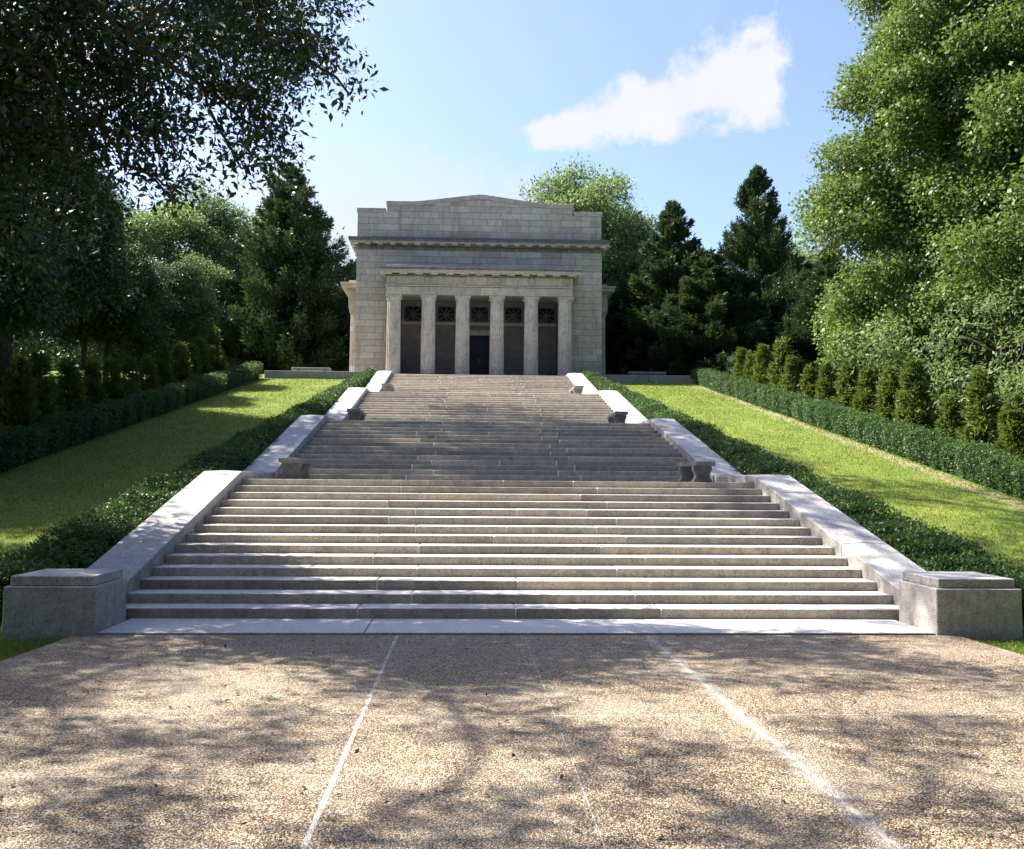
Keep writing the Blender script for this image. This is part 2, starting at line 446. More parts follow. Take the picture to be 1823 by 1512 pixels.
# ------------------------------------------------------------------ staircase
stairs = empty('staircase', (0, 0, 0))
tag(stairs, 'broad granite staircase of four flights climbing to the memorial', 'staircase')
def step(k, n):
    """step n (1..14) of flight k: three granite blocks with mortar joints"""
    mb = MB()
    y0 = FY[k] + (n-1)*t_
    z1 = 2.1*k + n*r
    z0 = z1 - r - 0.05
    w = half(y0, k) - 0.002
    last = n == 14
    y1 = y0 + t_ + 0.12
    if last: y1 = y0 + 0.6
    j = 1.75 + (0.62 if n % 2 else 0.0) + random.uniform(-0.12, 0.12)
    j2 = 1.75 + (0.55 if n % 2 else 0.05) + random.uniform(-0.12, 0.12)
    cuts = [-w, -j, j2, w]
    if random.random() < 0.3: cuts = [-w, -j, random.uniform(-0.3, 0.4), j2, w]
    for a, b in zip(cuts[:-1], cuts[1:]):
        dz = random.uniform(-0.0025, 0.0025); dy = random.uniform(-0.004, 0.004)
        g = 0.0105 if k == 0 else .0195
        mb.box(a+(g if a > -w else 0), b-(g if b < w else 0), y0+dy, y1, z0, z1+dz, 0, 1, tone=random.betavariate(3, 2) if k == 3 else random.betavariate(1.3, 1.5))  # top flight toned paler to paint in light bounced off its sunlit treads
    for c in cuts[1:-1]:
        mw = .010 if k == 0 else .019
        mb.box(c-mw, c+mw, y0-(0.008 if k else -.003), y1-0.02, z0+0.001, z1-0.004, 2, 2)
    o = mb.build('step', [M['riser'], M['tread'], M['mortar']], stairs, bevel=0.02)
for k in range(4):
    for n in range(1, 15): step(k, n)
for k in range(3):
    mb = MB()
    y0 = FY[k] + RUN + 0.603; y1 = FY[k+1] + 0.1
    w = FW[k][1] - 0.002
    xs = np.linspace(-w, w, 6)
    for a, b in zip(xs[:-1], xs[1:]):
        mb.box(a+0.004, b-0.004, y0, y1, 2.1*(k+1)-0.2, 2.1*(k+1)-0.002+random.uniform(-.002, .001), 0, 0, tone=random.random())
    mb.build('landing', M['tread'], stairs)
mb = MB(); mb.box(-5.25, 5.25, FY[3]+RUN+0.603, 43.5, 8.2, 8.398); mb.build('landing', M['tread'], stairs)
for i in range(3):
    mb = MB(); mb.box(-5.6, 5.6, 43.5+0.35*i, 43.5+0.35*i+0.4, 8.3+0.14*i, 8.4+0.14*(i+1)+(0.01 if i == 2 else 0), 0, 1, tone=0.6)
    mb.build('step', [M['riser'], M['tread']], stairs, bevel=0.01)
# threshold slab in front of the first riser
mb = MB()
for a, b in ((-5.795, -2.2), (-2.19, 1.9), (1.91, 5.795)):
    mb.box(a, b, -1.30, 0.1, -0.3, 0.0+random.uniform(-.001, .001), 0, 1, tone=random.random())
mb.build('threshold_slab', [M['riser'], M['tread']], stairs, bevel=0.008)
# rough core below the steps so nothing shows through
mb = MB()
for k in range(4):
    y0 = FY[k]; z0 = 2.1*k
    pts = [(y0+0.3, z0-0.3), (y0+RUN+0.5, z0+2.1-0.25), (y0+RUN+0.5, z0-1.0), (y0+0.3, z0-1.0)]
    v = [(-5.2, a, b) for a, b in pts] + [(5.2, a, b) for a, b in pts]
    mb.add(v, [(0, 1, 2, 3), (7, 6, 5, 4), (0, 4, 5, 1), (1, 5, 6, 2), (2, 6, 7, 3), (3, 7, 4, 0)])
mb.build('rubble_core', M['cheekside'], stairs)

# ------------------------------------------------------------------ cheek walls
FNAME = ['lowest', 'second', 'third', 'topmost']
def cheek(k, side):
    mb = MB()
    sl = r/t_
    zl = 2.1*k
    yA = -0.197 if k == 0 else FY[k]-0.5
    yR = FY[k] + RUN                    # ridge
    yE = (FY[k+1]-0.503) if k < 3 else 42.9
    def ztop(y): return min(zl + 0.32 + sl*(y-FY[k]), zl + 2.1 + 0.17)
    def ins(y): return half(y, k)
    cuts = [yA] + [yA + (yR-yA)*f for f in ((0.36, 0.80) if (k+side) % 2 else (0.27, 0.66))] + [yR]
    segs = list(zip(cuts[:-1], cuts[1:]))
    for a, b in segs:
        g = 0.007
        a2 = a + (g if a > yA else 0); b2 = b - (g if b < yR else 0)
        lo = []; hi = []
        za, zb = ztop(a2), ztop(b2)
        zlow_a, zlow_b = za-1.5, zb-1.5
        if k == 0: zlow_a = max(zlow_a, -0.4)
        cam = 0.022                        # slight camber of the coping
        ia, ib = ins(a2), ins(b2)
        xa = [side*ia, side*(ia+CW/2), side*(ia+CW)]
        xb = [side*ib, side*(ib+CW/2), side*(ib+CW)]
        v = [(xa[0], a2, zlow_a), (xa[2], a2, zlow_a), (xb[2], b2, zlow_b), (xb[0], b2, zlow_b),
             (xa[0], a2, za), (xa[1], a2, za+cam), (xa[2], a2, za), (xb[0], b2, zb), (xb[1], b2, zb+cam), (xb[2], b2, zb)]
        f = [(0, 3, 2, 1), (4, 5, 8, 7), (5, 6, 9, 8), (0, 1, 6, 5, 4), (3, 7, 8, 9, 2), (0, 4, 7, 3), (1, 2, 9, 6)]
        if side < 0: f = [tuple(reversed(q)) for q in f]
        mb.add(v, f, [1, 0, 0, 1, 1, 1, 1], tone=random.random())
    x0, x1 = sorted((side*FW[k][1], side*(FW[k][1]+CW)))
    z = zl+2.27
    xm = (x0+x1)/2
    v = [(x0, yR, z-1.5), (x1, yR, z-1.5), (x1, yE, z-1.5), (x0, yE, z-1.5),
         (x0, yR, z), (xm, yR, z+.022), (x1, yR, z), (x0, yE, z), (xm, yE, z+.022), (x1, yE, z)]
    f = [(0, 3, 2, 1), (4, 5, 8, 7), (5, 6, 9, 8), (0, 1, 6, 5, 4), (3, 7, 8, 9, 2), (0, 4, 7, 3), (1, 2, 9, 6)]
    mb.add(v, f, [1, 0, 0, 1, 1, 1, 1], tone=random.random())
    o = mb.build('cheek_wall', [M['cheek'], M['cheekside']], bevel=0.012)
    s = 'left' if side < 0 else 'right'
    tag(o, f'sloping granite cheek wall along the {s} edge of the {FNAME[k]} flight', 'wall', 'cheek walls flanking the stairs')
for k in range(4):
    for s in (-1, 1): cheek(k, s)

# ------------------------------------------------------------------ pedestals
for s in (-1, 1):
    p = empty('stone_pedestal', (s*6.415, -0.775, -0.06))
    tag(p, f'square stepped granite pedestal at the foot of the stairs, beside the {"left" if s<0 else "right"} cheek wall', 'pedestal', 'pedestals at the foot of the stairs')
    mb = MB(); mb.box(-0.615, 0.615, -0.575, 0.572, -0.15, 0.68, 0, 1, tone=0.3+0.4*(s > 0))
    mb.build('base_block', [M['cheekside'], M['cheek']], p, bevel=0.012)
    mb = MB(); mb.box(-0.555, 0.555, -0.515, 0.572-0.004, 0.6815, 0.815, 0, 1, tone=0.4)
    mb.build('cap_stone', [M['cheekside'], M['cheek']], p, bevel=0.012)

# ------------------------------------------------------------------ benches
def leg_prof(w):
    pts = []
    for z, h in ((0, .50), (.03, .50), (.06, .47), (.11, .40), (.16, .375), (.21, .39), (.26, .44), (.31, .49), (.345, .505), (.38, .49), (.405, .45)):
        pts.append((h*w, z))
    return pts + [(-x, z) for x, z in reversed(pts)]
def make_bench():
    b = empty('stone_bench')
    mb = MB(); mb.box(-.24, .24, -1.15, 1.15, .405, .52, tone=.5); mb.build('seat_slab', M['bench'], b, bevel=0.012)
    for y in (-.86, .62):
        mb = MB(); pr = leg_prof(0.47); mb.prism([(x, z) for x, z in pr], y, y+.24, tone=.45)
        mb.build('leg', M['bench'], b, bevel=0.008)
    return b
bench0 = make_bench()
BL = ['first', 'second', 'third and highest']
first = True
for k in range(3):
    for s in (-1, 1):
        b = bench0 if first else copy_tree(bench0)
        first = False
        x = s*(FW[k][1]-0.58-0.24)
        b.location = (x, FY[k]+RUN+2.35, 2.1*(k+1)-0.002)
        tag(b, f'stone bench with curved legs, {"left" if s<0 else "right"} end of the {BL[k]} landing from below', 'bench', 'stone benches on the stair landings')
def terrace_bench(x0, x1, side):
    b = empty('stone_bench', ((x0+x1)/2, 46.5, TZ+0.012))
    L = (x1-x0)/2
    mb = MB(); mb.box(-L, L, -.28, .28, .42, .585, tone=.6); mb.build('seat_slab', M['bench'], b, bevel=0.03)
    for x in (-L+.35, L-.35):
        mb = MB(); mb.box(x-.14, x+.14, -.2, .2, 0, .419); mb.build('leg', M['bench'], b, bevel=0.02)
    tag(b, f'long flat stone bench on the terrace to the {side} of the memorial', 'bench', 'long benches on the terrace')
terrace_bench(-12.25, -9.72, 'left'); terrace_bench(9.95, 12.45, 'right')

# ------------------------------------------------------------------ terrace walls
for s in (-1, 1):
    mb = MB()
    xs = [6.17, 8.05, 10.75, 13.42]
    for a, b in zip(xs[:-1], xs[1:]):
        x0, x1 = sorted((s*a, s*b))
        mb.box(x0+.008, x1-.008, 43.6, 44.05, 7.6, 8.875, 0, 0, tone=random.random())
    o = mb.build('terrace_wall', M['terrace_stone'], bevel=0.012)
    tag(o, f'low grey granite retaining wall closing the {"left" if s<0 else "right"} lawn below the terrace', 'wall', 'terrace retaining walls')

# ------------------------------------------------------------------ memorial building
BY = 46.9
bld = empty('memorial_building', (0, BY, TZ+0.012))
tag(bld, 'granite temple memorial with six columns and stepped gable at the top of the stairs', 'building')
H = lambda z: z - (TZ+0.012)      # world z -> local
KS = (46.9+14.142)/(46.2+14.142)
def setback(mb):
    """the main block stands behind the portico front: grow it to its true size"""
    v = []
    for x, y, z in mb.v:
        wz = z + TZ + .012
        v.append((x*KS, y, (2.085+(wz-2.085)*KS if wz > 9.5 else wz) - TZ - .012))
    mb.v = v
    return mb
def wallbox(mb, x0, x1, y0, y1, z0, z1, **k): mb.box(x0, x1, y0-BY, y1-BY, H(z0), H(z1), **k)
# main wall: front with the portico opening, sides and back
mb = MB()
W = 8.13; OP = 5.32; CE = 14.78
zc = 17.3
def front():
    # front sheet as thick pieces (wall thickness 0.9)
    wallbox(mb, -W, -OP, BY, BY+0.9, TZ, zc)
    wallbox(mb, OP, W, BY, BY+0.9, TZ, zc)
    wallbox(mb, -OP, OP, BY, BY+0.9, CE, zc)
front()
wallbox(mb, -W, -W+0.9, BY+0.9, 62, TZ, zc); wallbox(mb, W-0.9, W, BY+0.9, 62, TZ, zc); wallbox(mb, -W+.9, W-.9, 61.1, 62, TZ, zc)
setback(mb).build('wall', M['ashlar'], bld)
mb = MB(); wallbox(mb, -W+.05, W-.05, BY+.95, 61.05, 17.0, 17.25); mb.build('roof', M['terrace_stone'], bld)
# recessed porch: back wall with five grille openings and the door, side walls, ceiling, floor line
GX = [-4.54, -2.25, 0.06, 2.39, 4.66]; GW, G0, G1 = 0.60, 13.0, 14.10
YB = 48.9
mb = MB()
xs = [-OP-0.2]
for g in GX: xs += [g-GW, g+GW]
xs += [OP+0.2]
for i in range(0, len(xs), 2): wallbox(mb, xs[i], xs[i+1], YB, YB+0.5, G0, G1)
wallbox(mb, -OP-.2, OP+.2, YB, YB+.5, G1, CE+.2)
DX = 1.02; DZ = 12.10
wallbox(mb, -OP-.2, -DX, YB, YB+.5, TZ, G0); wallbox(mb, DX+.05, OP+.2, YB, YB+.5, TZ, G0); wallbox(mb, -DX, DX+.05, YB, YB+.5, DZ, G0)
wallbox(mb, -OP-.25, -OP, BY+0.9, YB, TZ, CE+.2); wallbox(mb, OP, OP+.25, BY+.9, YB, TZ, CE+.2)
wallbox(mb, -OP, OP, BY+0.9, YB, CE, CE+.2)
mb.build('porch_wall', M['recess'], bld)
mb = MB(); wallbox(mb, -OP, OP, YB-.045, YB-.002, 12.92, 12.995); wallbox(mb, -OP, OP, YB-.03, YB-.002, 12.80, 12.917)
mb.build('sill_course', M['trim'], bld)
for g in GX:
    p = MB(); wallbox(p, g-GW+.005, g+GW-.005, YB+.1, YB+.15, G0+.005, G1-.005)
    m = MB()
    yf0, yf1 = YB+.02, YB+.07
    fw = .055
    for (a, b, c, d) in ((g-GW+.003, g-GW+fw, G0+.003, G1-.003), (g+GW-fw, g+GW-.003, G0+.003, G1-.003), (g-GW+fw, g+GW-fw, G0+.003, G0+fw), (g-GW+fw, g+GW-fw, G1-fw, G1-.003)):
        wallbox(m, a, b, yf0, yf1, c, d)
    cz = (G0+G1)/2; hz = (G1-G0)/2-fw; hx = GW-fw
    def bar(x0, z0, x1, z1, w, y0, y1):
        d = Vector((x1-x0, z1-z0)).normalized(); n = Vector((-d.y, d.x))*w
        q = [(x0-n.x, z0-n.y), (x1-n.x, z1-n.y), (x1+n.x, z1+n.y), (x0+n.x, z0+n.y)]
        m.prism([(a, H(b)) for a, b in q], y0-BY, y1-BY)
    bar(g, cz-hz, g, cz+hz, .038, YB+.030, YB+.062); bar(g-hx, cz, g+hx, cz, .038, YB+.031, YB+.061)
    bar(g-hx, cz-hz, g+hx, cz+hz, .034, YB+.034, YB+.058); bar(g-hx, cz+hz, g+hx, cz-hz, .034, YB+.035, YB+.057)
    # ring and disc at the crossing
    n = 20
    m.prism([(g+.13*math.cos(2*math.pi*i/n), H(cz+.13*math.sin(2*math.pi*i/n))) for i in range(n)], YB+.026-BY, YB+.064-BY)
    o = m.build('window_grille', M['bronze'], bld)
    p.build('pane', M['glass'], o)
# door
m = MB()
wallbox(m, -DX+.003, DX+.047, YB+.2, YB+.28, TZ, DZ-.003)
for sx in (-1, 1):
    for z0, z1 in ((9.2, 10.3), (10.5, 11.8)):
        cx = .025+sx*.5
        wallbox(m, cx-.36, cx+.36, YB+.17, YB+.199, z0, z1)
door = m.build('door', M['door'], bld, bevel=0.01)
m = MB()
for sx in (-1, 1): wallbox(m, .025+sx*.06-.025, .025+sx*.06+.025, YB+.11, YB+.168, 10.1, 10.5)
m.build('handle', M['bronze'], door)
m = MB()
wallbox(m, -DX-.26, -DX-.002, YB-.06, YB-.002, TZ, DZ+.25); wallbox(m, DX+.052, DX+.31, YB-.06, YB-.002, TZ, DZ+.25)
wallbox(m, -DX-.002, DX+.052, YB-.06, YB-.002, DZ+.004, DZ+.25)
wallbox(m, -DX-.34, DX+.39, YB-.11, YB-.002, DZ+.2535, DZ+.36)
m.build('door_frame', M['trim'], bld, bevel=0.01)

# columns
def column_mesh(m, z0, z1, rb=.478, rt=.435):
    NF = 20
    def fl(a, z): return 0.045*abs(math.sin(a*NF/2))**0.8 if z > -1 else 0
    def fl2(a, z): return 0.085*(abs(math.sin(a*NF/2)))
    n = 4; L = z1-z0
    ent = lambda f: rb + (rt-rb)*(f**1.4)
    for i in range(n):
        a, b = z0 + L*i/n, z0 + L*(i+1)/n
        pr = []
        for j in range(5):
            f = (i + j/4)/n
            pr.append((ent(f), z0 + L*f + (0.006 if j == 0 and i else 0) - (0.006 if j == 4 and i < n-1 else 0)))
        m.lathe(pr, seg=100, tone=random.random(), flute=fl2)
    m.lathe([(rb*.93, z0+.1), (rt*.93, z1-.05)], seg=20, tone=.1)
def make_column():
    m = MB(); column_mesh(m, 0, H(13.77)); c = m.build('column', M['column'], bld)
    m = MB()
    z = H(13.77)
    m.lathe([(.435, z+.001), (.445, z+.03), (.45, z+.035), (.455, z+.06), (.49, z+.13), (.515, z+.19), (.518, z+.228)], seg=40, tone=.55)
    m.box(-.52, .52, -.52, .52, z+.2285, z+.357, tone=.6)
    cap = m.build('capital', M['trim'], c)
    return c
CX = [-5.60, -3.35, -1.11, 1.14, 3.39, 5.63]
col0 = make_column()
for i, x in enumerate(CX):
    c = col0 if i == 0 else copy_tree(col0, bld)
    c.location = (x, 45.72-BY, 0); c.rotation_euler = (0, 0, 0)
# entablature of the portico
EY = 45.2; EX = 6.07
m = MB()
xs = [-EX, -4.5, -2.2, 0.05, 2.3, 4.5, EX]
for a, b in zip(xs[:-1], xs[1:]):
    wallbox(m, a+.004, b-.004, EY, BY-.003, 14.155, 14.655, tone=random.random())
wallbox(m, -EX+.06, EX-.06, EY+.06, BY-.004, 14.1, 15.3, mat=1, tone=0)  # dark core paints the shadow line in the gap under the taenia
wallbox(m, -EX-.05, EX+.05, EY-.05, BY-.003, 14.695, 14.765, tone=1)
xs = [-EX, -5.1, -3.9, -2.8, -1.7, -.5, .5, 1.7, 2.8, 3.9, 5.1, EX]
for a, b in zip(xs[:-1], xs[1:]):
    wallbox(m, a+.006, b-.006, EY+.02, BY-.003, 14.785, 15.345, tone=random.random())
ent = m.build('entablature', [M['trim'], M['darktrim']], bld, bevel=.008)
for x in CX:
    m = MB()
    n, q = 24, 8
    V = []; F = []
    for i in range(n):
        a = 2*math.pi*i/n
        for j in range(q):
            b = 2*math.pi*j/q
            rr = .215 + .06*math.cos(b)
            V.append((x+rr*math.cos(a), EY-BY+-.012+.05*math.sin(b)*-1, H(15.06)+rr*math.sin(a)))
    for i in range(n):
        for j in range(q):
            F.append((i*q+j, i*q+(j+1) % q, ((i+1) % n)*q+(j+1) % q, ((i+1) % n)*q+j))
    m.add(V, F, 0, .25); m.build('wreath', M['column'], ent)
def cornice_mutules(m, x0, x1, n, y0, y1, z0, z1, w):
    for i in range(n):
        c = x0 + (x1-x0)*(i+.5)/n
        wallbox(m, c-w/2, c+w/2, y0, y1, z0, z1, tone=.85)
m = MB()
wallbox(m, -EX-.08, EX+.08, EY-.08, BY-.003, 15.3635, 15.44, mat=1, tone=.5)  # dark band painting the shadow beneath the portico cornice
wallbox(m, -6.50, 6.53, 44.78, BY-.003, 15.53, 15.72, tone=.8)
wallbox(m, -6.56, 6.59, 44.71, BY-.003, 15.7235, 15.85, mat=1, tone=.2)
cornice_mutules(m, -6.45, 6.48, 13, 44.82, 45.115, 15.4435, 15.5275, .52)
m.build('portico_cornice', [M['trim'], M['darktrim']], bld, bevel=.012)
m = MB()
xs = [-6.07, -3.5, .6, 3.4, 6.09]
for a, b in zip(xs[:-1], xs[1:]): wallbox(m, a+.004, b-.004, 45.3, BY-.003, 15.8535, 16.11, tone=random.random())
m.build('blocking_course', M['cheek'], bld, bevel=.01)

# main cornice round the block
m = MB()
def ring(x, yf, z0, z1, **k):
    wallbox(m, -x, x, yf, BY-.003 if False else BY+.5, z0, z1, **k)
    wallbox(m, -x, -W+.5, BY+.5035, 62+(x-W), z0, z1, **k); wallbox(m, W-.5, x, BY+.5035, 62+(x-W), z0, z1, **k)
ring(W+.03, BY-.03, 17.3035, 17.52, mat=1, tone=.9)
ring(W+.10, BY-.10, 17.5235, 17.60, mat=1, tone=.3)  # dark ring painting the shadow below the mutules
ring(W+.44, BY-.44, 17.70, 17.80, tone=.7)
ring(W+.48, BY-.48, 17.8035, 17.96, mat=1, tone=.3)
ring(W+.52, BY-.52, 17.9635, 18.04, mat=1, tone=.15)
for i in range(21):
    c = -8.2 + 16.4*i/20
    wallbox(m, c-.20, c+.20, BY-.41, BY-.103, 17.6035, 17.697, tone=.95)
for i in range(19):
    for s in (-1, 1):
        y = 47.3 + i*.78
        x0, x1 = sorted((s*(W+.104), s*(W+.41)))
        wallbox(m, x0, x1, y-.2, y+.2, 17.6035, 17.697, tone=.9)
setback(m).build('cornice', [M['trim'], M['darktrim']], bld, bevel=.01)
# attic with stepped gable
def attic_top(x):
    ax = abs(x-.02)
    if ax > 4.9: return 20.30
    if ax > 3.7:                       # soft bend
        f = (4.9-ax)/1.2; return 20.30 + .075*f*f
    f = (3.7-ax)/3.7
    return 20.375 + .505*(f if ax > .5 else (f - .5*((.5-ax)/.5)**2*.10))
m = MB()
pts = [(-8.1, H(18.0435)), (8.1, H(18.0435)), (8.1, H(19.79)), (6.17, H(19.79))]
gx = list(np.linspace(6.17, -6.17, 41))
pts += [(x, H(attic_top(x)-.02)) for x in gx] + [(-6.17, H(19.79)), (-8.1, H(19.79))]
m.prism(pts, 0.0, .9)
par = setback(m).build('attic', M['ashlar'], bld)
m = MB()
wallbox(m, -8.08, -7.2, BY+.9035, 61.5, 18.0435, 19.79); wallbox(m, 7.2, 8.08, BY+.9035, 61.5, 18.0435, 19.79)
wallbox(m, -7.2, 7.2, 60.6, 61.5, 18.0435, 19.79)
setback(m).build('parapet', M['ashlar'], bld)
m = MB()
for s in (-1, 1):
    x0, x1 = sorted((s*6.24, s*8.16))
    wallbox(m, x0, x1, BY-.035, BY+.95, 19.7935, 20.09, tone=.5)
def strip(x0, x1, n):
    top = []; bot = []
    for x in np.linspace(x0, x1, n):
        bot.append((x, H(attic_top(x)-.017))); top.append((x, H(attic_top(x)+.285)))
    m.prism(bot + top[::-1], -.04, .95, tone=random.random())
xs = [-6.235, -4.5, -2.9, -1.0, 1.04, 2.9, 4.5, 6.235]
for a, b in zip(xs[:-1], xs[1:]): strip(a+.004, b-.004, 9)
setback(m).build('coping', M['trim'], par, bevel=.012)

# side porches
for s in (-1, 1):
    m = MB()
    def sb(xa, xb, y0, y1, z0, z1, **k):
        x0, x1 = sorted((s*xa, s*xb)); wallbox(m, x0, x1, y0, y1, z0, z1, **k)
    sb(W+.003, 9.12, 50.2, 58.2, 14.13, 14.68, tone=.6); sb(W+.003, 9.15, 50.17, 58.23, 14.6835, 14.76, tone=.9); sb(W+.003, 9.12, 50.2, 58.2, 14.7635, 15.36, tone=.5)
    sb(W+.003, 9.24, 50.08, 58.32, 15.3635, 15.5, tone=.5)
    sb(W+.003, 9.58, 49.76, 58.64, 15.5035, 15.72, tone=.8); sb(W+.003, 9.66, 49.68, 58.72, 15.7235, 15.85, tone=.4); sb(W+.003, 9.12, 50.3, 58.1, 15.8535, 16.11, tone=.8)
    pr = m.build('side_porch', M['trim'], bld, bevel=.012)
    for i, y in enumerate((50.75, 52.7, 55.7, 57.65)):
        m = MB(); column_mesh(m, 0, H(13.77), .45, .41)
        z = H(13.77)
        m.lathe([(.42, z+.001), (.43, z+.03), (.47, z+.12), (.49, z+.19), (.49, z+.228)], seg=32, tone=.5)
        m.box(-.47, .47, -.5, .5, z+.2285, z+.357, tone=.6)
        c = m.build('porch_column', M['column'], pr)
        c.location = (s*8.62, y-BY, 0)

# ------------------------------------------------------------------ foliage
def unit(n):
    v = rng.normal(size=(n, 3)); return v/np.linalg.norm(v, axis=1, keepdims=True)
def norm(v): return v/np.maximum(np.linalg.norm(v, axis=1, keepdims=True), 1e-9)

def leaves(P, A, N, L, Wd, tone, fold=0.15):
    """diamond leaves: P base, A axis, N normal"""
    S = norm(np.cross(A, N)); N2 = np.cross(S, A)
    L = L[:, None]; Wd = Wd[:, None]
    v0 = P; v2 = P + A*L
    mid = P + A*L*0.45 + N2*Wd*fold
    v1 = mid + S*Wd*0.5; v3 = mid - S*Wd*0.5
    V = np.stack([v0, v1, v2, v3], axis=1).reshape(-1, 3)
    F = np.arange(len(P)*4).reshape(-1, 4)
    return V, F, np.repeat(tone, 4)

def clump_leaves(cl, per_m3, size, wid=0.5, twig=7, up=0.7, flat=1.0, tone_j=0.5):
    """cl: list of (cx,cy,cz,rx,ry,rz). leaves gathered on twigs near the surface of every clump"""
    Ps, As, Ns, Ts = [], [], [], []
    for (cx, cy, cz, rx, ry, rz, *dm) in cl:
        nt = max(4, int((dm[0] if dm else 1.0)*per_m3*(rx*ry*rz)**(2/3)*4.2/twig))
        d = unit(nt); d[:, 2] = d[:, 2]*0.85 + 0.28; d = norm(d)
        rad = 0.35 + 0.85*rng.random(nt)**0.8
        q = np.array([cx, cy, cz]) + d*rad[:, None]*np.array([rx, ry, rz])
        k = twig
        tw = np.repeat(q, k, axis=0) + rng.normal(size=(nt*k, 3))*size*1.15
        dd = np.repeat(d, k, axis=0)
        a = norm(dd*0.7 + rng.normal(size=(nt*k, 3))*0.7 + np.array([0, 0, -0.25]))
        n = norm(dd*0.55 + np.array([0, 0, up]) + rng.normal(size=(nt*k, 3))*0.55)
        base = rng.random()*tone_j
        Ps.append(tw); As.append(a); Ns.append(n)
        Ts.append(np.clip(base + np.repeat(rng.random(nt), k)*0.35 + rng.random(nt*k)*0.3, 0, 1))
    P, A, N, T = map(np.concatenate, (Ps, As, Ns, Ts))
    L = size*(0.5 + 0.95*rng.random(len(P))**1.3)
    return leaves(P, A, N, L, L*wid*(0.85+0.3*rng.random(len(P))), T)

def limbs(m, trunk, tr, cl, every=1, r0=0.10, thin=1.0):
    """branches grow from the trunk: every clump hangs on its nearest, already reached neighbour"""
    m.tube(trunk, tr, seg=10)
    T = [Vector(p) for p in trunk]
    nodes = []; parent = []; plen = []
    L = 0
    for a, b in zip(T[:-1], T[1:]):
        for f in (0, .25, .5, .75):
            nodes.append(a.lerp(b, f)); parent.append(-1); plen.append(0.0)
    nodes.append(T[-1]); parent.append(-1); plen.append(0.0)
    nt = len(nodes)
    lowz = T[0].z + .22*(T[-1].z-T[0].z)
    ax = T[len(T)//2]
    ends = sorted([Vector(c[:3]) for c in cl], key=lambda p: (p.x-ax.x)**2+(p.y-ax.y)**2)
    for e in ends:
        best, bi = 1e9, 0
        for i, p in enumerate(nodes):
            if i < nt and p.z < lowz: continue
            d = (e-p).length
            if i < nt and p.z > e.z - .25*d: d *= 1.7
            cost = d + .35*plen[i]
            if cost < best: best, bi = cost, i
        nodes.append(e); parent.append(bi); plen.append(plen[bi] + (e-nodes[bi]).length)
    cnt = [1]*len(nodes)
    for i in range(len(nodes)-1, nt-1, -1):
        if parent[i] >= nt: cnt[parent[i]] += cnt[i]
    for i in range(nt, len(nodes)):
        a, b = nodes[parent[i]], nodes[i]
        d = (b-a).length
        ra = thin*min(r0, .018 + .012*math.sqrt(cnt[i])*2.0); rb = ra*(.75 if cnt[i] > 1 else .3)
        j1 = Vector((random.uniform(-1, 1), random.uniform(-1, 1), random.uniform(-.3, .9)))*d*.09
        j2 = Vector((random.uniform(-1, 1), random.uniform(-1, 1), random.uniform(-.3, .9)))*d*.09
        m.tube([a, a.lerp(b, .33)+j1, a.lerp(b, .67)+j2, b], [ra, ra*.93, (ra+rb)/2, rb], seg=5)

def ellipsoid_clumps(n, c, rad, cr, lower=-0.6, squash=0.75, hollow=0.45):
    out = []
    while len(out) < n:
        d = unit(1)[0]
        if d[2] < lower: continue
        k = hollow + (1-hollow)*random.random()**0.5
        s = cr*random.uniform(.7, 1.25)
        out.append((c[0]+d[0]*rad[0]*k, c[1]+d[1]*rad[1]*k, c[2]+d[2]*rad[2]*k, s, s, s*squash))
    return out

def build_tree(name, base, trunk, tr, cl, per, size, mat, bark, label, wid=.5, every=2, r0=.1, twig=7, up=.7, group=None, cat='tree', thin=1.0):
    o = empty(name, base)
    b = np.array(base)
    V, F, T = clump_leaves([(c[0]-b[0], c[1]-b[1], c[2]-b[2], *c[3:]) for c in cl], per, size, wid, twig, up)
    np_mesh('crown', V, F, T, mat, o)
    m = MB()
    limbs(m, [tuple(np.array(p)-b) for p in trunk], tr, [(c[0]-b[0], c[1]-b[1], c[2]-b[2]) for c in cl], every, r0, thin)
    m.build('trunk', bark, o, smooth=True)
    tag(o, label, cat, group)
    return o

def place(src, loc, rz, sc, label, group=None, name=None):
    c = copy_tree(src); c.location = loc; c.rotation_euler = (0, 0, rz)
    c.scale = sc if isinstance(sc, (tuple, list)) else (sc, sc, sc)
    tag(c, label)
    if group: c['group'] = group
    return c
def gnd(x, y): return gz(y) - 0.1

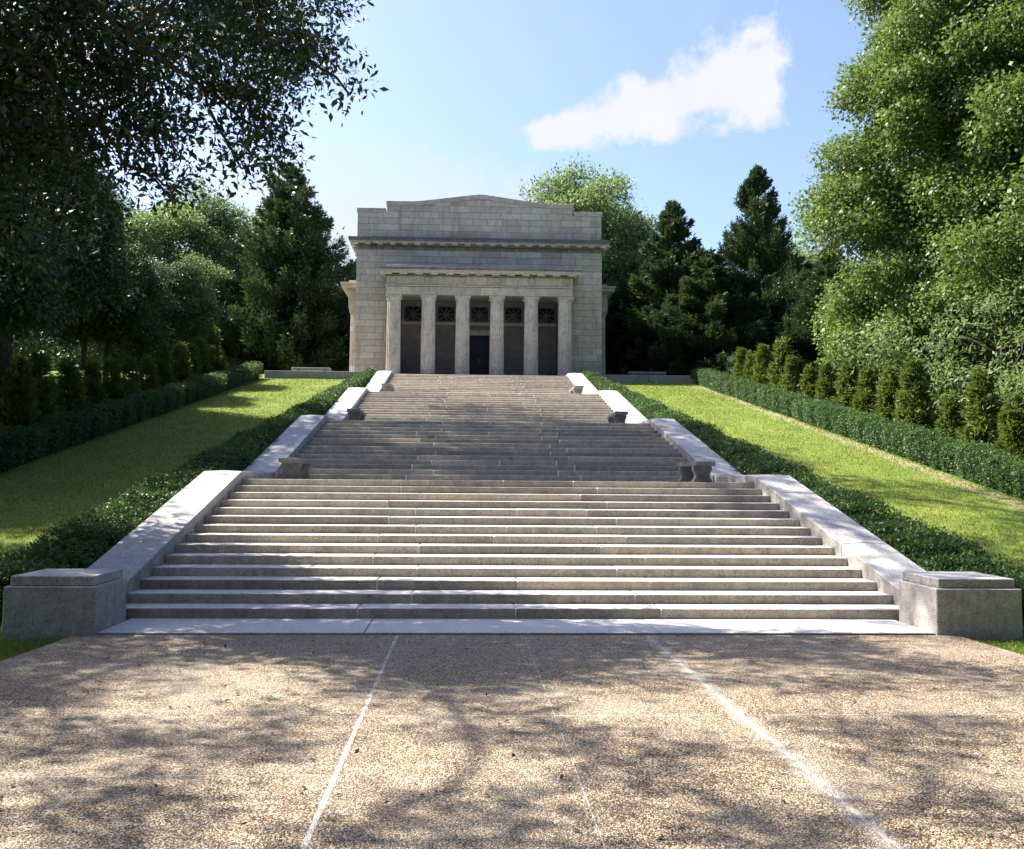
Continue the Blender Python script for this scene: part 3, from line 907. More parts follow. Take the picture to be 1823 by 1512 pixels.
# --- big oak overhanging from the left
# clumps of the oak that put the large dark dapples on the pavement: (x, y, half sizes) of the shade they cast
SHADE = [(-4.34, -2.87, 1.24, 0.45), (-2.7, -2.31, 0.87, 0.41), (-0.86, -2.88, 0.82, 0.52), (2.59, -2.31, 0.87, 0.57), (3.74, -3.07, 1.01, 0.64), (4.59, -4.05, 0.92, 0.71), (2.86, -4.46, 0.71, 0.38), (-0.54, -5.4, 0.37, 0.31), (-2.46, -5.64, 0.41, 0.3), (-4.05, -6.55, 0.69, 0.4), (-3.12, -6.72, 0.68, 0.42), (-2.4, -6.41, 0.47, 0.31), (-0.71, -6.44, 0.56, 0.31), (0.0, -6.28, 0.38, 0.3), (0.84, -6.78, 0.54, 0.3), (2.37, -6.13, 0.35, 0.3), (3.45, -6.15, 0.73, 0.41), (2.64, -6.82, 0.45, 0.3), (-3.43, -7.97, 0.72, 0.4), (-2.97, -7.65, 0.55, 0.32), (-1.26, -8.12, 0.35, 0.3), (-0.54, -7.92, 0.49, 0.3), (-0.57, -8.6, 0.51, 0.3), (0.13, -7.1, 0.35, 0.3), (0.67, -7.54, 0.4, 0.3), (2.38, -7.76, 0.39, 0.3), (2.5, -8.25, 0.43, 0.3), (1.57, -8.28, 0.35, 0.3), (-2.67, -8.63, 0.5, 0.3), (-1.56, -8.57, 0.35, 0.3), (1.06, -8.72, 0.4, 0.3), (0.86, -8.26, 0.35, 0.3), (-5.04, -4.77, 0.35, 0.46), (-3.85, -6.04, 0.44, 0.3)]
def caster(x, y, rx, ry, h, z0=0.0):
    k = h - z0
    return (x - .80*k, y + .387*k, h, rx*.85, ry*.9, max(.3, .55*min(rx, ry)+.1))
cl = ellipsoid_clumps(18, (-16.0, -1.0, 13.0), (4.5, 5.0, 4.2), 1.3, lower=-.85, hollow=.3)
for x, y, a, b in SHADE:
    cl.append(caster(x, y, a*1.25, b*1.2, random.uniform(10.2, 13.5)))
main = list(cl)
fine = []
fine += ellipsoid_clumps(46, (-9.0, 2.0, 10.3), (3.3, 2.6, 2.0), .8, lower=-1, hollow=.2)
fine += ellipsoid_clumps(22, (-6.4, 2.2, 9.7), (1.6, 1.7, 1.4), .6, lower=-1, hollow=.2)
fine += ellipsoid_clumps(12, (-4.4, 2.0, 9.5), (1.1, 1.2, .85), .45, lower=-1, hollow=.2)
fine += ellipsoid_clumps(7, (-3.4, 2.0, 9.3), (.55, .8, .6), .3, lower=-1)
fine += ellipsoid_clumps(12, (-4.6, 2.2, 8.2), (.75, 1.0, .75), .4, lower=-1, hollow=.2)
fine += ellipsoid_clumps(9, (-6.4, 2.3, 7.8), (.7, .9, .8), .4, lower=-1)
fine += ellipsoid_clumps(26, (-9.4, 2.6, 7.2), (1.9, 1.9, 1.9), .7, lower=-1, hollow=.2)
fine += ellipsoid_clumps(14, (-11.2, 4.0, 6.6), (1.6, 1.8, 1.6), .7, lower=-1, hollow=.2)
fine += ellipsoid_clumps(22, (-8.2, 1.8, 8.6), (2.6, 1.8, 1.2), .6, lower=-1, hollow=.1)
fine += ellipsoid_clumps(26, (-12.3, 4.4, 8.0), (2.0, 2.2, 2.6), .8, lower=-1, hollow=.1)
cl = main + [c + (.52,) for c in fine]
build_tree('oak_tree', (-14.5, -8.0, -.1), [(-14.5, -8.0, -.3), (-14.3, -7.8, 3), (-14.0, -7.4, 6), (-13.6, -6.6, 9), (-13.2, -5.4, 12)], [.5, .42, .36, .26, .12], cl,
           430, .15, M['oak'], M['bark'], 'dark broad oak whose leafy boughs hang into the sky at the left', wid=.42, every=1, r0=.09, twig=9, up=.45, thin=.55)

# --- tall oak further up the left side, high crown shading the middle flights
cl = ellipsoid_clumps(84, (-15.0, 24.6, 22.5), (8.0, 9.0, 4.0), 1.65, lower=-.6, hollow=.3)
for i in range(22):                   # dapples on the lower left lawn and the hedge beside it
    x, y = random.uniform(-13, -6.6), random.uniform(0, 9.5)
    cl.append(caster(x, y, random.uniform(.8, 1.3), random.uniform(.6, 1.0), random.uniform(15.5, 19), .2*y))
for i in range(15):                   # shade on the right pedestal, the lowest right cheek wall and the hedge beside it
    x, y = random.uniform(5.2, 9.0), -1.2 + 13.0*(i+random.random())/15
    cl.append(caster(x, y, random.uniform(.9, 1.4), random.uniform(.7, 1.0), random.uniform(20.5, 23), .26*max(y, 0)))
for x, y in ((6.0, -1.3), (5.6, -.3), (6.5, .5), (6.9, -.6)): cl.append(caster(x, y, 1.2, .9, 21.5 + .4*x - 2.4, .5))
cl.append(caster(-5.2, 9.3, 1.2, 1.0, 21.0, 2.3)); cl.append(caster(-5.2, 10.6, 1.2, 1.0, 20.4, 2.3))
for x in (-5.6, -4.2, -2.4, -.6, 1.0, 2.8, 4.6):
    cl.append(caster(x, random.uniform(8.2, 10.6), 1.15, 1.0, random.uniform(19.5, 22), 2.1))
for i in range(24):
    x, y = random.uniform(8.6, 14.5), random.uniform(0.5, 12.5)
    cl.append(caster(x, y, random.uniform(.8, 1.6), random.uniform(.7, 1.2), random.uniform(20.5, 24), .197*y))
oak2 = build_tree('oak_tree', (-18.5, 21, gnd(-18, 21)), [(-18.5, 21, 3.8), (-18.3, 21, 10), (-17.5, 21.2, 16), (-16.5, 21.5, 21), (-16, 22, 25)], [.5, .42, .36, .25, .1], cl,
           70, .24, M['oak'], M['bark'], 'tall oak rising high above the left lawn, behind the overhanging boughs', wid=.5, every=2, r0=.15)

# --- left wood, darker trees
cl = ellipsoid_clumps(80, (0, 0, 7.4), (4.2, 4.2, 5.4), 1.25, lower=-.55, hollow=.4)
wood = build_tree('wood_tree', (0, 0, 0), [(0, 0, -.3), (.1, 0, 3), (0, .2, 7), (.1, .1, 11)], [.26, .22, .15, .06], cl, 230, .22, M['wood_leaf'], M['bark'],
                  'x', wid=.5, every=3, r0=.08, group='trees in the dark wood on the left')
WG = 'trees in the dark wood on the left'
spots = [(-17.0, 13.0, .80, 'dark leafy tree behind the left junipers, nearest of the left wood'),
         (-20.5, 19.0, 1.15, 'dark tree in the left wood, second along from the near end'),
         (-20.5, 26.0, .9, 'dark rounded tree in the left wood, behind the middle of the juniper row'),
         (-19.0, 33.0, .62, 'dark tree in the left wood, behind the far half of the juniper row'),
         (-18.0, 39.5, .52, 'dark tree in the left wood, next to the terrace end'),
         (-32.0, 14.5, 1.5, 'tall dark tree deep in the left wood, near its front edge'),
         (-29.0, 24.0, 1.6, 'tallest dark tree at the far left of the wood'),
         (-22.5, 24.0, 1.1, 'dark tree in the second row of the left wood, midway up the slope'),
         (-34.0, 40.0, 1.3, 'dark tree beyond the sunny clearing on the left'),
         (-28.0, 52.0, .9, 'dark rounded tree between the left wood and the pale trees'),
         (-22.0, 50.0, .62, 'low dark tree left of the left terrace bench'),
         (-34.0, 53.0, 1.0, 'dark tree at the back of the left wood, below the pale treetops')]
for i, (x, y, s, lab) in enumerate(spots):
    if i == 0: o = wood; o.location = (x, y, gnd(x, y)); o.scale = (s, s, s); tag(o, lab)
    else: o = place(wood, (x, y, gnd(x, y)), i*1.3, (s, s, s*(.95+.1*(i % 3))), lab, WG)

# --- pale deciduous trees in the distance
cl = ellipsoid_clumps(95, (0, 0, 11.2), (5.2, 5.2, 8.2), 1.5, lower=-.95, hollow=.5, squash=.75)
pop = build_tree('pale_tree', (0, 0, 0), [(0, 0, -.3), (.2, 0, 6), (0, .2, 12), (.1, 0, 18)], [.35, .3, .2, .08], cl, 95, .27, M['poplar'], M['palebark'], 'x', wid=.6, every=2, r0=.1,
                 group='pale trees beyond the terrace')
PG = 'pale trees beyond the terrace'
spots = [(-25.5, 70, 1.0, 'tall pale green tree left of the big cedar, highest on the left'),
         (-20.5, 78, 1.02, 'pale green tree showing between the tall pale tree and the left cedar'),
         (-31.0, 66, .85, 'pale green tree rising over the dark left wood'),
         (-23.0, 62, .60, 'short pale blue green tree in front of the left cedar'),
         (-10.5, 76, .70, 'pale tree peeping out between the left cedar and the memorial'),
         (9.3, 66, 1.02, 'bright tall tree rising behind the right shoulder of the memorial'),
         (13.5, 70, .98, 'bright tree top just right of the memorial roof'),
         (20.0, 78, .75, 'pale tree seen between the two right cedars'),
         (29.0, 68, .72, 'pale hazy tree between the right cedar and the big maple'),
         (25.0, 60, .55, 'low pale tree at the foot of the big maple, beside the right cedar')]
for i, (x, y, s, lab) in enumerate(spots):
    if i == 0: o = pop; o.location = (x, y, 8.6); o.scale = (s, s, s); tag(o, lab)
    else: place(pop, (x, y, 8.6), i*1.9, (s, s, s*(.96+.05*(i % 3))), lab, PG)

# --- cedars
def cedar_mesh(h, rad, n, spray, ragged=.35, base_gap=.06):
    t = rng.random(n)**1.35
    # whorled boughs: quantise azimuth/height into boughs
    nb = int(70 + h*12)
    bt = np.sort(rng.random(nb)**1.15); ba = rng.random(nb)*2*np.pi; bl = 1 - ragged*rng.random(nb)**1.6
    bl *= 1 + .10*np.sin(ba*2+bt*5)
    w = (1-bt)*bl+.10; w /= w.sum()
    bi = rng.choice(nb, size=n, p=w)
    R0 = rad*(np.clip(1-bt, 0, 1)**.86+.025)*bl
    f = .22 + .80*rng.random(n)**.75
    rr = R0[bi]*f
    z = h*(base_gap+(1-base_gap)*bt[bi]) + rr*(.10+.45*bt[bi]) + .10*rr*f*f - .12*rr*(1-bt[bi])
    side = rng.normal(size=n)*(.10+.16*R0[bi]*(1.15-f)*.6)
    ca, sa = np.cos(ba[bi]), np.sin(ba[bi])
    P = np.stack([rr*ca - side*sa, rr*sa + side*ca, z + rng.normal(size=n)*(.05+.05*R0[bi])], 1)
    out = np.stack([ca, sa, np.zeros(n)], 1)
    lat = np.stack([-sa, ca, np.zeros(n)], 1)*np.sign(side)[:, None]
    A = norm(out*.75 + lat*.45 + np.array([0, 0, .42]) + rng.normal(size=(n, 3))*.32)
    N = norm(np.array([0, 0, .8]) + out*.25 + rng.normal(size=(n, 3))*.55)
    L = spray*(.6+.8*rng.random(n))
    T = np.clip(rng.random(nb)[bi]*.5 + rng.random(n)*.5, 0, 1)
    return leaves(P, A, N, L, L*(.26+.12*rng.random(n)), T), (bt, ba, R0)
def make_cedar(name, h, rad, n, spray, mat, label, group, bark, cat='tree', tr=.2, ragged=.35):
    o = empty(name)
    (V, F, T), (bt, ba, R0) = cedar_mesh(h, rad, n, spray, ragged)
    np_mesh('crown', V, F, T, mat, o)
    m = MB(); m.tube([(0, 0, -.3), (0, 0, h*.5), (.02, 0, h*.96)], [tr, tr*.6, tr*.1], seg=8)
    for i in range(0, len(bt), 2):
        z = h*(.06+.94*bt[i]); x, y = R0[i]*.8*math.cos(ba[i]), R0[i]*.8*math.sin(ba[i])
        m.tube([(0, 0, z), (x*.5, y*.5, z+R0[i]*.1), (x, y, z+R0[i]*.2)], [tr*.25, tr*.15, tr*.05], seg=4)
    m.build('trunk', bark, o, smooth=True)
    tag(o, label, cat, group)
    return o
CG = 'dark cedars beside the terrace'
ced = make_cedar('cedar_tree', 20, 9.0, 170000, .34, M['cedar'], 'broad dark cedar standing left of the memorial', CG, M['bark'], tr=.3, ragged=.5)
ced.location = (-16.0, 63.5, TZ-.2)
ced_b = make_cedar('cedar_tree', 15.5, 6.2, 130000, .32, M['cedar'], 'dark cedar with a ragged top nearest the right side of the memorial', CG, M['palebark'], tr=.26, ragged=.65)
ced_b.location = (15.4, 57, TZ-.2)
place(ced, (21.9, 56, TZ-.2), 2.1, (.66, .66, .90), 'tallest dark cedar to the right of the memorial, with a pointed top', CG)
place(ced_b, (17.2, 52.5, TZ-.2), 1.0, (.95, .95, .66), 'shorter cedar in front of the two right cedars, behind the terrace bench', CG)
place(ced_b, (12.9, 60, TZ-.2), 3.0, (.85, .85, .72), 'dark cedar close behind the right corner of the memorial', CG)
place(ced_b, (19.3, 63, TZ-.2), 2.6, (1.0, 1.0, .85), 'dark cedar in the gap between the two right cedars, set back', CG)
place(ced_b, (26.5, 61, TZ-.2), 4.4, (1.0, 1.0, .80), 'dark cedar right of the tallest right cedar, set back', CG)
place(ced_b, (11.0, 66, TZ-.2), 5.4, (1.0, 1.0, .85), 'dark cedar behind the right side porch of the memorial', CG)
place(ced, (25.2, 50, TZ-.2), .6, (.58, .58, .52), 'brownish cedar between the tallest cedar and the big maple', CG)
place(ced, (-26.0, 66, TZ-.2), 4.0, (.7, .7, .62), 'dark cedar just left of the broad left cedar', CG)
place(ced_b, (-11.2, 70, TZ-.2), 5.0, (.9, .9, .85), 'dark cedar behind the left side porch of the memorial', CG)

# --- big maples on the right
def tall_crown(cx, cy, z0, z1, rad, n, cr):
    out = []
    for i in range(n):
        f = (i+random.random())/n
        z = z0 + (z1-z0)*f
        prof = math.sin(math.pi*min(1, max(.08, .12+.88*f))**.85)**.55 if f < .97 else .3
        a = random.random()*2*math.pi
        k = rad*prof*(.55+.5*random.random()**.6)
        s = cr*random.uniform(.55, 1.45)
        out.append((cx+k*math.cos(a), cy+k*math.sin(a), z, s, s, s*.55))
    return out
random.seed(21)
cl = tall_crown(22.4, 27.5, 6.0, 31, 5.9, 150, 1.45) + tall_crown(21.8, 26.0, 7.0, 29, 3.6, 50, 1.2)
map1 = build_tree('maple_tree', (21.8, 27.5, gnd(21, 27)), [(21.8, 27.5, 4.9), (21.9, 27.4, 12), (21.4, 27.6, 20), (21.5, 27.5, 29)], [.32, .26, .16, .05], cl, 330, .165, M['maple'], M['bark'],
                  'huge bright green maple towering over the right lawn', wid=.75, every=2, r0=.13)
random.seed(5)
cl = tall_crown(25.5, 21.0, 5.5, 29, 6.2, 150, 1.5)
build_tree('maple_tree', (26, 21, gnd(26, 21)), [(26, 21, 3.7), (26.2, 21, 10), (25.8, 21, 18), (25.5, 21, 27)], [.5, .42, .3, .1], cl, 230, .18, M['maple'], M['bark'],
           'second large maple at the right edge, nearer than the towering one', wid=.75, every=2, r0=.13)
cl = tall_crown(29, 36, 8, 33, 6.5, 90, 1.8)
build_tree('maple_tree', (29, 36, gnd(29, 36)), [(29, 36, 6.5), (29, 36, 16), (29, 36, 31)], [.45, .36, .1], cl, 70, .27, M['maple'], M['bark'],
           'darker maple filling the gap behind the two large right maples', wid=.75, every=3, r0=.13)
# --- low pale saplings in front of the maples
cl = ellipsoid_clumps(26, (0, 0, 2.7), (2.3, 2.3, 2.3), .75, lower=-.9, hollow=.5, squash=.5)
sap = build_tree('sapling', (0, 0, 0), [(0, 0, -.2), (.05, 0, 1.4), (0, 0, 3.6)], [.07, .05, .02], cl, 100, .19, M['poplar'], M['bark'], 'x', wid=.38, every=1, r0=.03, group='pale saplings behind the right junipers', cat='tree')
spots = [(18.8, 24.5, 1.12, 'pale feathery sapling behind the right junipers, leaning out farthest to the left'),
         (19.6, 20.0, 1.1, 'pale feathery sapling under the nearer maple, second from the left'),
         (19.0, 16.0, .95, 'pale feathery sapling at the right edge behind the nearest junipers'),
         (20.0, 30.0, 1.1, 'pale feathery sapling beneath the towering maple, uppermost on the slope')]
spots += [(16.4, 42.6, .42, 'slim pale shrub at the top end of the right juniper row')]
for i, (x, y, s, lab) in enumerate(spots):
    if i == 0: sap.location = (x, y, gnd(x, y)); sap.scale = (s, s, s); tag(sap, lab)
    else: place(sap, (x, y, gnd(x, y)), i*2.2, s, lab, 'pale saplings behind the right junipers')

# --- far woodland closing the view
def far_wood():
    cl = []
    for i in range(230):
        a = random.uniform(-1, 1)
        x = a*75; y = 92 + random.uniform(-5, 14) + 0.000*x*x
        h = random.uniform(3, 13) * (1.0 if abs(x) > 14 else .75)
        cl.append((x, y, 9 + h, 3.2, 3.0, 2.6))
    for i in range(110):
        y = random.uniform(-2, 84); s = random.choice((-1, 1))
        x = s*(40 + random.uniform(0, 9))
        if s < 0 and 26 < y < 62: continue
        cl.append((x, y, gz(y)+random.uniform(3, 16), 3.2, 3.2, 2.8))
    V, F, T = clump_leaves(cl, 24, .55, .6, 7, .6)
    o = np_mesh('far_woods', V, F, T, M['wood_leaf'])
    tag(o, 'far off woods closing the view behind everything', 'woods', kind='stuff')
far_wood()

# --- unseen wood added behind the viewer to block sky light and dim the steps
def unseen_wood():
    cl = []
    for i in range(190):
        x = random.uniform(-36, 40); y = -21 - random.uniform(0, 9) + .006*x*x
        cl.append((x, y, random.uniform(2, 28), 3.2, 3.0, 2.8))
    for i in range(70):
        cl.append((random.uniform(-20, 20), random.uniform(-22, -14.5), random.uniform(10, 19), 2.2, 2.2, 1.6))  # added canopy overhead, out of view, cuts the sky fill on the paving
    V, F, T = clump_leaves(cl, 26, .5, .6, 7, .6)
    o = np_mesh('woods', V, F, T, M['wood_leaf'])
    tag(o, 'unseen wood added behind the camera to block sky light', 'woods', kind='stuff')
unseen_wood()

# --- hedges
def hedge(name, x_in, x_out, y0, y1, h, label, seed, step_h=0.0, lump=.75, dens=820):
    """x_in(y), x_out(y): plan edges; ground gz; clipped box with soft lumps"""
    rg = np.random.default_rng(seed)
    def hh(y): return h*(1 + .10*np.sin(y*2*np.pi/lump+seed)*.6 + .08*np.sin(y*1.7+seed) )
    # core
    ys = np.arange(y0, y1+.01, .35)
    V = []; F = []
    for y in ys:
        g = gz(float(y)); a, b = sorted((x_in(y), x_out(y))); e = .17
        H_ = float(hh(y))
        V += [(a+e, y, g-.2), (a+e, y, g+H_*.8), (a+e+.12, y, g+H_-.17), (b-e-.12, y, g+H_-.17), (b-e, y, g+H_*.8), (b-e, y, g-.2)]
    n = 6
    for i in range(len(ys)-1):
        for j in range(n-1): F.append((i*n+j, i*n+j+1, (i+1)*n+j+1, (i+1)*n+j))
    F.append(tuple(range(n))); F.append(tuple((len(ys)-1)*n+j for j in reversed(range(n))))
    # leaves on the perimeter
    wid = abs(x_out(y0)-x_in(y0))
    per = wid + 2*h
    N = int((y1-y0)*per*dens)
    y = y0 + (y1-y0)*rg.random(N)
    a = np.array([min(x_in(q), x_out(q)) for q in y]); b = np.array([max(x_in(q), x_out(q)) for q in y])
    g = np.array([gz(float(q)) for q in y]); H_ = hh(y)
    gr = (1-np.abs(np.sin(y*np.pi/lump+seed*1.3)))**2
    lm = .05 - .13*gr + .04*np.sin(y*.9+seed) + .05*np.sin(y*4.3+seed) + .03*rg.normal(size=N)
    s = rg.random(N)*per
    Lft = s < h; Rgt = (s >= h) & (s < 2*h); Top = s >= 2*h
    P = np.zeros((N, 3)); nn = np.zeros((N, 3)); P[:, 1] = y
    u = rg.random(N)
    zz = g + .03 + (H_-.05)*u
    inset = .10*np.clip(u-.75, 0, 1)*4*rg.random(N)
    taper = .10*(1-u)**2
    P[Lft, 0] = (a - lm + inset + taper)[Lft]; P[Lft, 2] = zz[Lft]; nn[Lft] = (-1, 0, .25)
    P[Rgt, 0] = (b + lm - inset - taper)[Rgt]; P[Rgt, 2] = zz[Rgt]; nn[Rgt] = (1, 0, .25)
    fx = rg.random(N)
    P[Top, 0] = (a + (b-a)*fx)[Top]; P[Top, 2] = (g + H_ + lm*.7 - .10*np.abs(2*fx-1)**4)[Top]; nn[Top] = (0, 0, 1)
    # end caps
    ne = int(dens*wid*h)
    for yy, sgn in ((y0, -1), (y1, 1)):
        q = np.zeros((ne, 3)); q[:, 1] = yy + sgn*.03*rg.normal(size=ne)
        aa, bb = sorted((x_in(yy), x_out(yy)))
        q[:, 0] = aa + (bb-aa)*rg.random(ne); q[:, 2] = gz(float(yy)) + hh(yy)*rg.random(ne)
        P = np.concatenate([P, q]); nn = np.concatenate([nn, np.tile([0, sgn, .2], (ne, 1))])
    M_ = len(P)
    P += rg.normal(size=(M_, 3))*.035
    # stray shoots
    Nn = norm(nn + rg.normal(size=(M_, 3))*.55 + np.array([0, 0, .25]))
    A = norm(np.cross(Nn, rg.normal(size=(M_, 3))) + nn*.45 + np.array([0, 0, .25]))
    L = .058*(.7+.7*rg.random(M_))
    lumpid = np.floor(P[:, 1]/lump).astype(int) % 97
    T = np.clip(rg.random(97)[lumpid]*.4 + rg.random(M_)*.55 + .22*np.sin(P[:, 1]*.55+seed)*np.sin(P[:, 1]*1.9+P[:, 0]*2.1), 0, 1)
    LV, LF, LT = leaves(P, A, Nn, L, L*.62, T)
    V = np.array(V)
    k = len(V)
    core = [f for f in F if len(f) == 4]
    AV = np.concatenate([V, LV]); AF = np.concatenate([np.array(core), LF+k]); AT = np.concatenate([np.zeros(k), LT])
    o = np_mesh(name, AV, AF, AT, [M['box'], M['core']])
    mi = np.zeros(len(o.data.polygons), np.int32); mi[:len(core)] = 1
    o.data.polygons.foreach_set('material_index', mi)
    tag(o, label, 'hedge', 'clipped boxwood hedges')
for s in (-1, 1):
    sd = 'left' if s < 0 else 'right'
    hedge('boxwood_hedge', lambda y, s=s: s*(outer_s(y)+.12), lambda y, s=s: s*(8.45-1.7*min(max(y, 0), 42)/42), -.15, 42.6, .72,
          f'clipped boxwood hedge hugging the outer face of the {sd} cheek walls', 3+s)
    xo = 13.75
    hedge('boxwood_hedge', lambda y, s=s: s*(13.75-.25*y/43), lambda y, s=s: s*(14.75-.25*y/43), 2.0, 43.3, .88,
          f'clipped boxwood hedge along the outer edge of the {sd} lawn', 11+s, dens=700)

# --- juniper rows
JG = 'young junipers behind the outer hedges'
jun = make_cedar('juniper_shrub', 2.5, .62, 8000, .16, M['juniper'], 'x', JG, M['bark'], cat='juniper', tr=.05, ragged=.3)
jun_b = make_cedar('juniper_shrub', 2.3, .66, 8000, .16, M['juniper'], 'x', JG, M['bark'], cat='juniper', tr=.05, ragged=.45)
ORD = ['first', 'second', 'third', 'fourth', 'fifth', 'sixth', 'seventh', 'eighth', 'ninth', 'tenth', 'eleventh', 'twelfth', 'thirteenth', 'fourteenth', 'fifteenth', 'sixteenth']
n_j = 0
for s in (-1, 1):
    for i in range(15):
        y = 41.0 - i*2.15 + random.uniform(-.25, .25)
        x = s*(16.0+random.uniform(-.2, .2))
        src = jun if i % 2 == 0 else jun_b
        sc = random.uniform(.85, 1.45)*(1.0 if s > 0 else .95)
        lab = f'cone shaped juniper behind the {"left" if s<0 else "right"} outer hedge, {ORD[i]} from the terrace end'
        if n_j < 2: o = src; o.location = (x, y, gnd(x, y)); o.scale = (sc, sc, sc); tag(o, lab)
        else: place(src, (x, y, gnd(x, y)), random.uniform(0, 6.28), sc, lab, JG)
        n_j += 1

# --- rail fence in the lit clearing on the left
f = empty('rail_fence', (-27, 33.5, gnd(-27, 33.5)))
tag(f, 'low wooden rail fence crossing the sunny clearing behind the left junipers', 'fence')
for i in range(6):
    m = MB(); m.box(-7+i*2.8-.06, -7+i*2.8+.06, -.06, .06, -.2, 1.0); m.build('post', M['wood'], f)
for z in (.5, .88):
    m = MB(); m.box(-7.3, 7.3, -.1, -.062, z-.06, z+.06); m.build('rail', M['wood'], f)

# --- grass blades near the path and over the lawn
def grass():
    def zone(n, fx, y0, y1, pw=1.0):
        y = y0 + (y1-y0)*rng.random(n)**pw
        x = fx(y, n)
        z = np.array([gz(float(q)) for q in y])
        return np.stack([x, y, z-.015], 1)
    Z = []
    for s in (-1, 1):
        Z.append(zone(26000, lambda y, n, s=s: s*(6.12 + 3.4*rng.random(n)**1.3), -6.0, -.1))
        Z.append(zone(60000, lambda y, n, s=s: s*((8.5-1.7*np.clip(y, 0, 42)/42) + (13.7-(8.5-1.7*np.clip(y, 0, 42)/42))*rng.random(n)), 0.0, 43.5, 1.4))
    P = np.concatenate(Z); n = len(P)
    keep = ~((np.abs(P[:, 0]) < 7.1) & (P[:, 1] > -1.45))
    P = P[keep]; n = len(P)
    A = norm(np.stack([rng.normal(size=n)*.45, rng.normal(size=n)*.45, np.ones(n)], 1))
    N = norm(rng.normal(size=(n, 3)) + np.array([0, 0, .2]))
    L = .07*(.6+.8*rng.random(n))
    pt = np.sin(P[:, 0]*1.1+1.3*np.sin(P[:, 1]*.45))*np.sin(P[:, 1]*.62+.8*np.sin(P[:, 0]*.9)) + .6*np.sin(P[:, 0]*2.7+P[:, 1]*1.3)*np.sin(P[:, 1]*1.7-P[:, 0]*.8)
    V, F, T = leaves(P, A, N, L*(1+.25*pt), np.full(n, .012)*(1+P[:, 1].clip(0, 40)*.03), np.clip(rng.random(n)*.55 + .22 + .28*pt, 0, 1))
    o = np_mesh('grass', V, F, T, M['blade'])
    tag(o, 'short mown grass blades of the two lawns', 'grass', kind='stuff')
grass()

# --- fallen leaves and litter on the pavement and coping
def litter():
    n = 460
    P = np.stack([rng.uniform(-5.8, 5.8, n), -1.4 - 8*rng.random(n), np.full(n, -.014)], 1)
    A = norm(np.stack([rng.normal(size=n), rng.normal(size=n), np.full(n, .12)], 1))
    N = norm(np.stack([rng.normal(size=n)*.3, rng.normal(size=n)*.3, np.ones(n)], 1))
    L = rng.uniform(.02, .07, n)
    V, F, T = leaves(P, A, N, L, L*.5, rng.random(n))
    o = np_mesh('leaf_litter', V, F, T, M['bark'])
    tag(o, 'scattered dry leaf bits on the pavement', 'leaf litter', kind='stuff')
litter()

# ------------------------------------------------------------------ sky, sun
S = Vector((-.60, .29, .75)).normalized()
el = math.asin(S.z); az = math.atan2(S.x, S.y)
w = bpy.data.worlds.new('World'); bpy.context.scene.world = w; w.use_nodes = True
nt = w.node_tree; nt.nodes.clear()
class WT(NT):
    def __init__(s, tree): s.t = tree
T = WT(nt)
out = T.n('ShaderNodeOutputWorld'); bg = T.n('ShaderNodeBackground'); bg.inputs['Strength'].default_value = .090
sky = T.n('ShaderNodeTexSky', sky_type='NISHITA'); sky.sun_disc = False
sky.sun_elevation = el; sky.sun_rotation = az
sky.air_density = 1.0; sky.dust_density = 2.2; sky.ozone_density = 1.6
D = T.coord('Generated')
def dot(v): 
    n = T.n('ShaderNodeVectorMath', operation='DOT_PRODUCT'); T.l(D, n.inputs[0]); n.inputs[1].default_value = v; return n.outputs['Value']
def frame(azd, eld):
    a, e = R(azd), R(eld)
    c = Vector((math.sin(a)*math.cos(e), math.cos(a)*math.cos(e), math.sin(e)))
    rt = Vector((math.cos(a), -math.sin(a), 0)); up = rt.cross(c)
    dc = dot(c); inv = T.math('MAXIMUM', dc, .05)
    return T.math('DIVIDE', dot(rt), inv), T.math('DIVIDE', dot(up), inv), T.math('GREATER_THAN', dc, .3)
nz = T.noise(D, 9.0, 9, .62); nz2 = T.noise(D, 26.0, 6, .6)
n1 = T.math('ADD', T.math('MULTIPLY', T.math('SUBTRACT', nz, .5), 1.0), T.math('MULTIPLY', T.math('SUBTRACT', nz2, .5), .5))
# the white cloud right of the memorial: a long wedge that widens to the right
p, q, ok = frame(11.4, 22.3)
th = R(11)
al = T.math('ADD', T.math('MULTIPLY', p, math.cos(th)), T.math('MULTIPLY', q, math.sin(th)))
cr = T.math('SUBTRACT', T.math('MULTIPLY', q, math.cos(th)), T.math('MULTIPLY', p, math.sin(th)))
wd = T.math('ADD', .036, T.math('MULTIPLY', al, .17))
wd = T.math('MAXIMUM', wd, .008)
m1 = T.math('SUBTRACT', 1.0, T.math('DIVIDE', T.math('ABSOLUTE', cr), wd))
m2 = T.math('SUBTRACT', 1.0, T.math('DIVIDE', T.math('ABSOLUTE', T.math('SUBTRACT', al, .0)), .134))
mm = T.math('MINIMUM', m1, T.math('MULTIPLY', m2, 4.0))
mm = T.math('ADD', mm, T.math('MULTIPLY', n1, 2.6))
cloud = T.math('MULTIPLY', T.math('MULTIPLY', T.math('SMOOTH_MIN', T.math('MULTIPLY', T.math('ADD', mm, .02), 2.3), 0.95, .25), ok), 1.0, clamp=True)
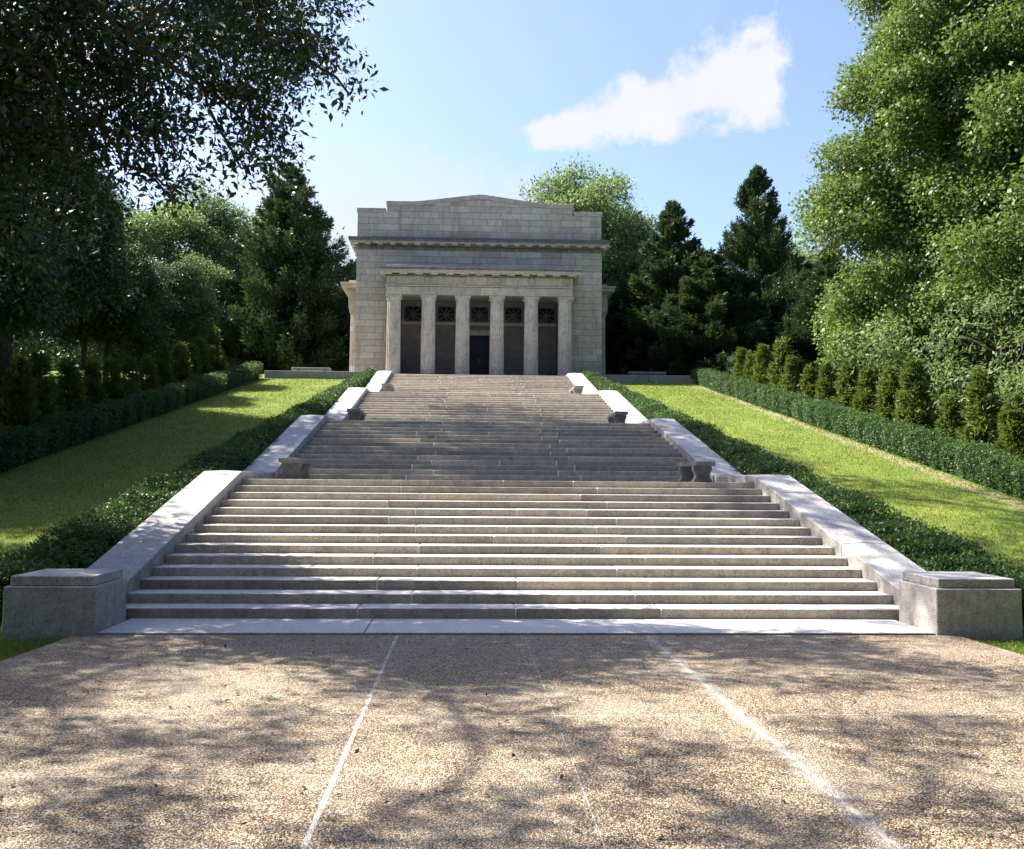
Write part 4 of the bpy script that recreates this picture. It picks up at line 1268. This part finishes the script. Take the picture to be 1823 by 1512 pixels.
# thin bright veil low on the left
p2, q2, ok2 = frame(-6.5, 16.0)
e2 = T.math('SUBTRACT', 1.0, T.math('ADD', T.math('POWER', T.math('DIVIDE', p2, .22), 2.0), T.math('POWER', T.math('DIVIDE', q2, .09), 2.0)))
v2 = T.math('MULTIPLY', T.math('ADD', e2, T.math('MULTIPLY', n1, 2.4)), T.math('MULTIPLY', ok2, .75), clamp=True)
wisp = T.math('MULTIPLY', T.math('SUBTRACT', T.noise(D, 5.0, 8, .7), .56), 1.6, clamp=True)
lp = T.n('ShaderNodeVectorMath', operation='NORMALIZE'); T.l(D, lp.inputs[0])
veil = T.math('MAXIMUM', v2, T.math('MULTIPLY', wisp, .35))
skyc = T.mix(1.0, sky.outputs[0], c4(.96, .96, 1.08), 'MULTIPLY')
col = T.mix(veil, skyc, c4(3.05, 3.15, 3.35))
cshade = T.mix(T.math('MULTIPLY', T.math('ADD', nz, nz2), .5, clamp=True), c4(2.95, 3.05, 3.3), c4(3.65, 3.65, 3.7))
col = T.mix(cloud, col, cshade)
T.l(col, bg.inputs['Color']); T.l(bg.outputs[0], out.inputs['Surface'])

sun = bpy.data.lights.new('sun', 'SUN'); sun.energy = 5.0; sun.angle = R(.53); sun.color = (1.0, .93, .82)
so = bpy.data.objects.new('sun', sun); C.objects.link(so); so.location = (-30, 15, 40)
so.rotation_euler = (-S).to_track_quat('-Z', 'Y').to_euler()

# ------------------------------------------------------------------ camera
cam = bpy.data.cameras.new('camera'); co = bpy.data.objects.new('camera', cam); C.objects.link(co)
yaw, pitch, roll = .0418, .0615, .0073
fwd = Vector((math.sin(yaw)*math.cos(pitch), math.cos(yaw)*math.cos(pitch), math.sin(pitch)))
rt0 = Vector((math.cos(yaw), -math.sin(yaw), 0)); up0 = rt0.cross(fwd)
rt = rt0*math.cos(roll) + up0*math.sin(roll); up = up0*math.cos(roll) - rt0*math.sin(roll)
mw = Matrix((( rt.x, up.x, -fwd.x, -.827), (rt.y, up.y, -fwd.y, -14.142), (rt.z, up.z, -fwd.z, 2.085), (0, 0, 0, 1)))
co.matrix_world = mw
cam.sensor_fit = 'HORIZONTAL'; cam.sensor_width = 36; cam.lens = 1640.4/1823*36
cam.shift_x = (911.5-897.85)/1823; cam.clip_end = 2000; cam.clip_start = .1
sc = bpy.context.scene
sc.camera = co
sc.view_settings.view_transform = 'Standard'; sc.view_settings.look = 'None'; sc.view_settings.gamma = 1
sc.view_settings.exposure = 1.66
sc.cycles.max_bounces = 6; sc.cycles.diffuse_bounces = 4; sc.cycles.transparent_max_bounces = 4
sc.cycles.sample_clamp_indirect = 6
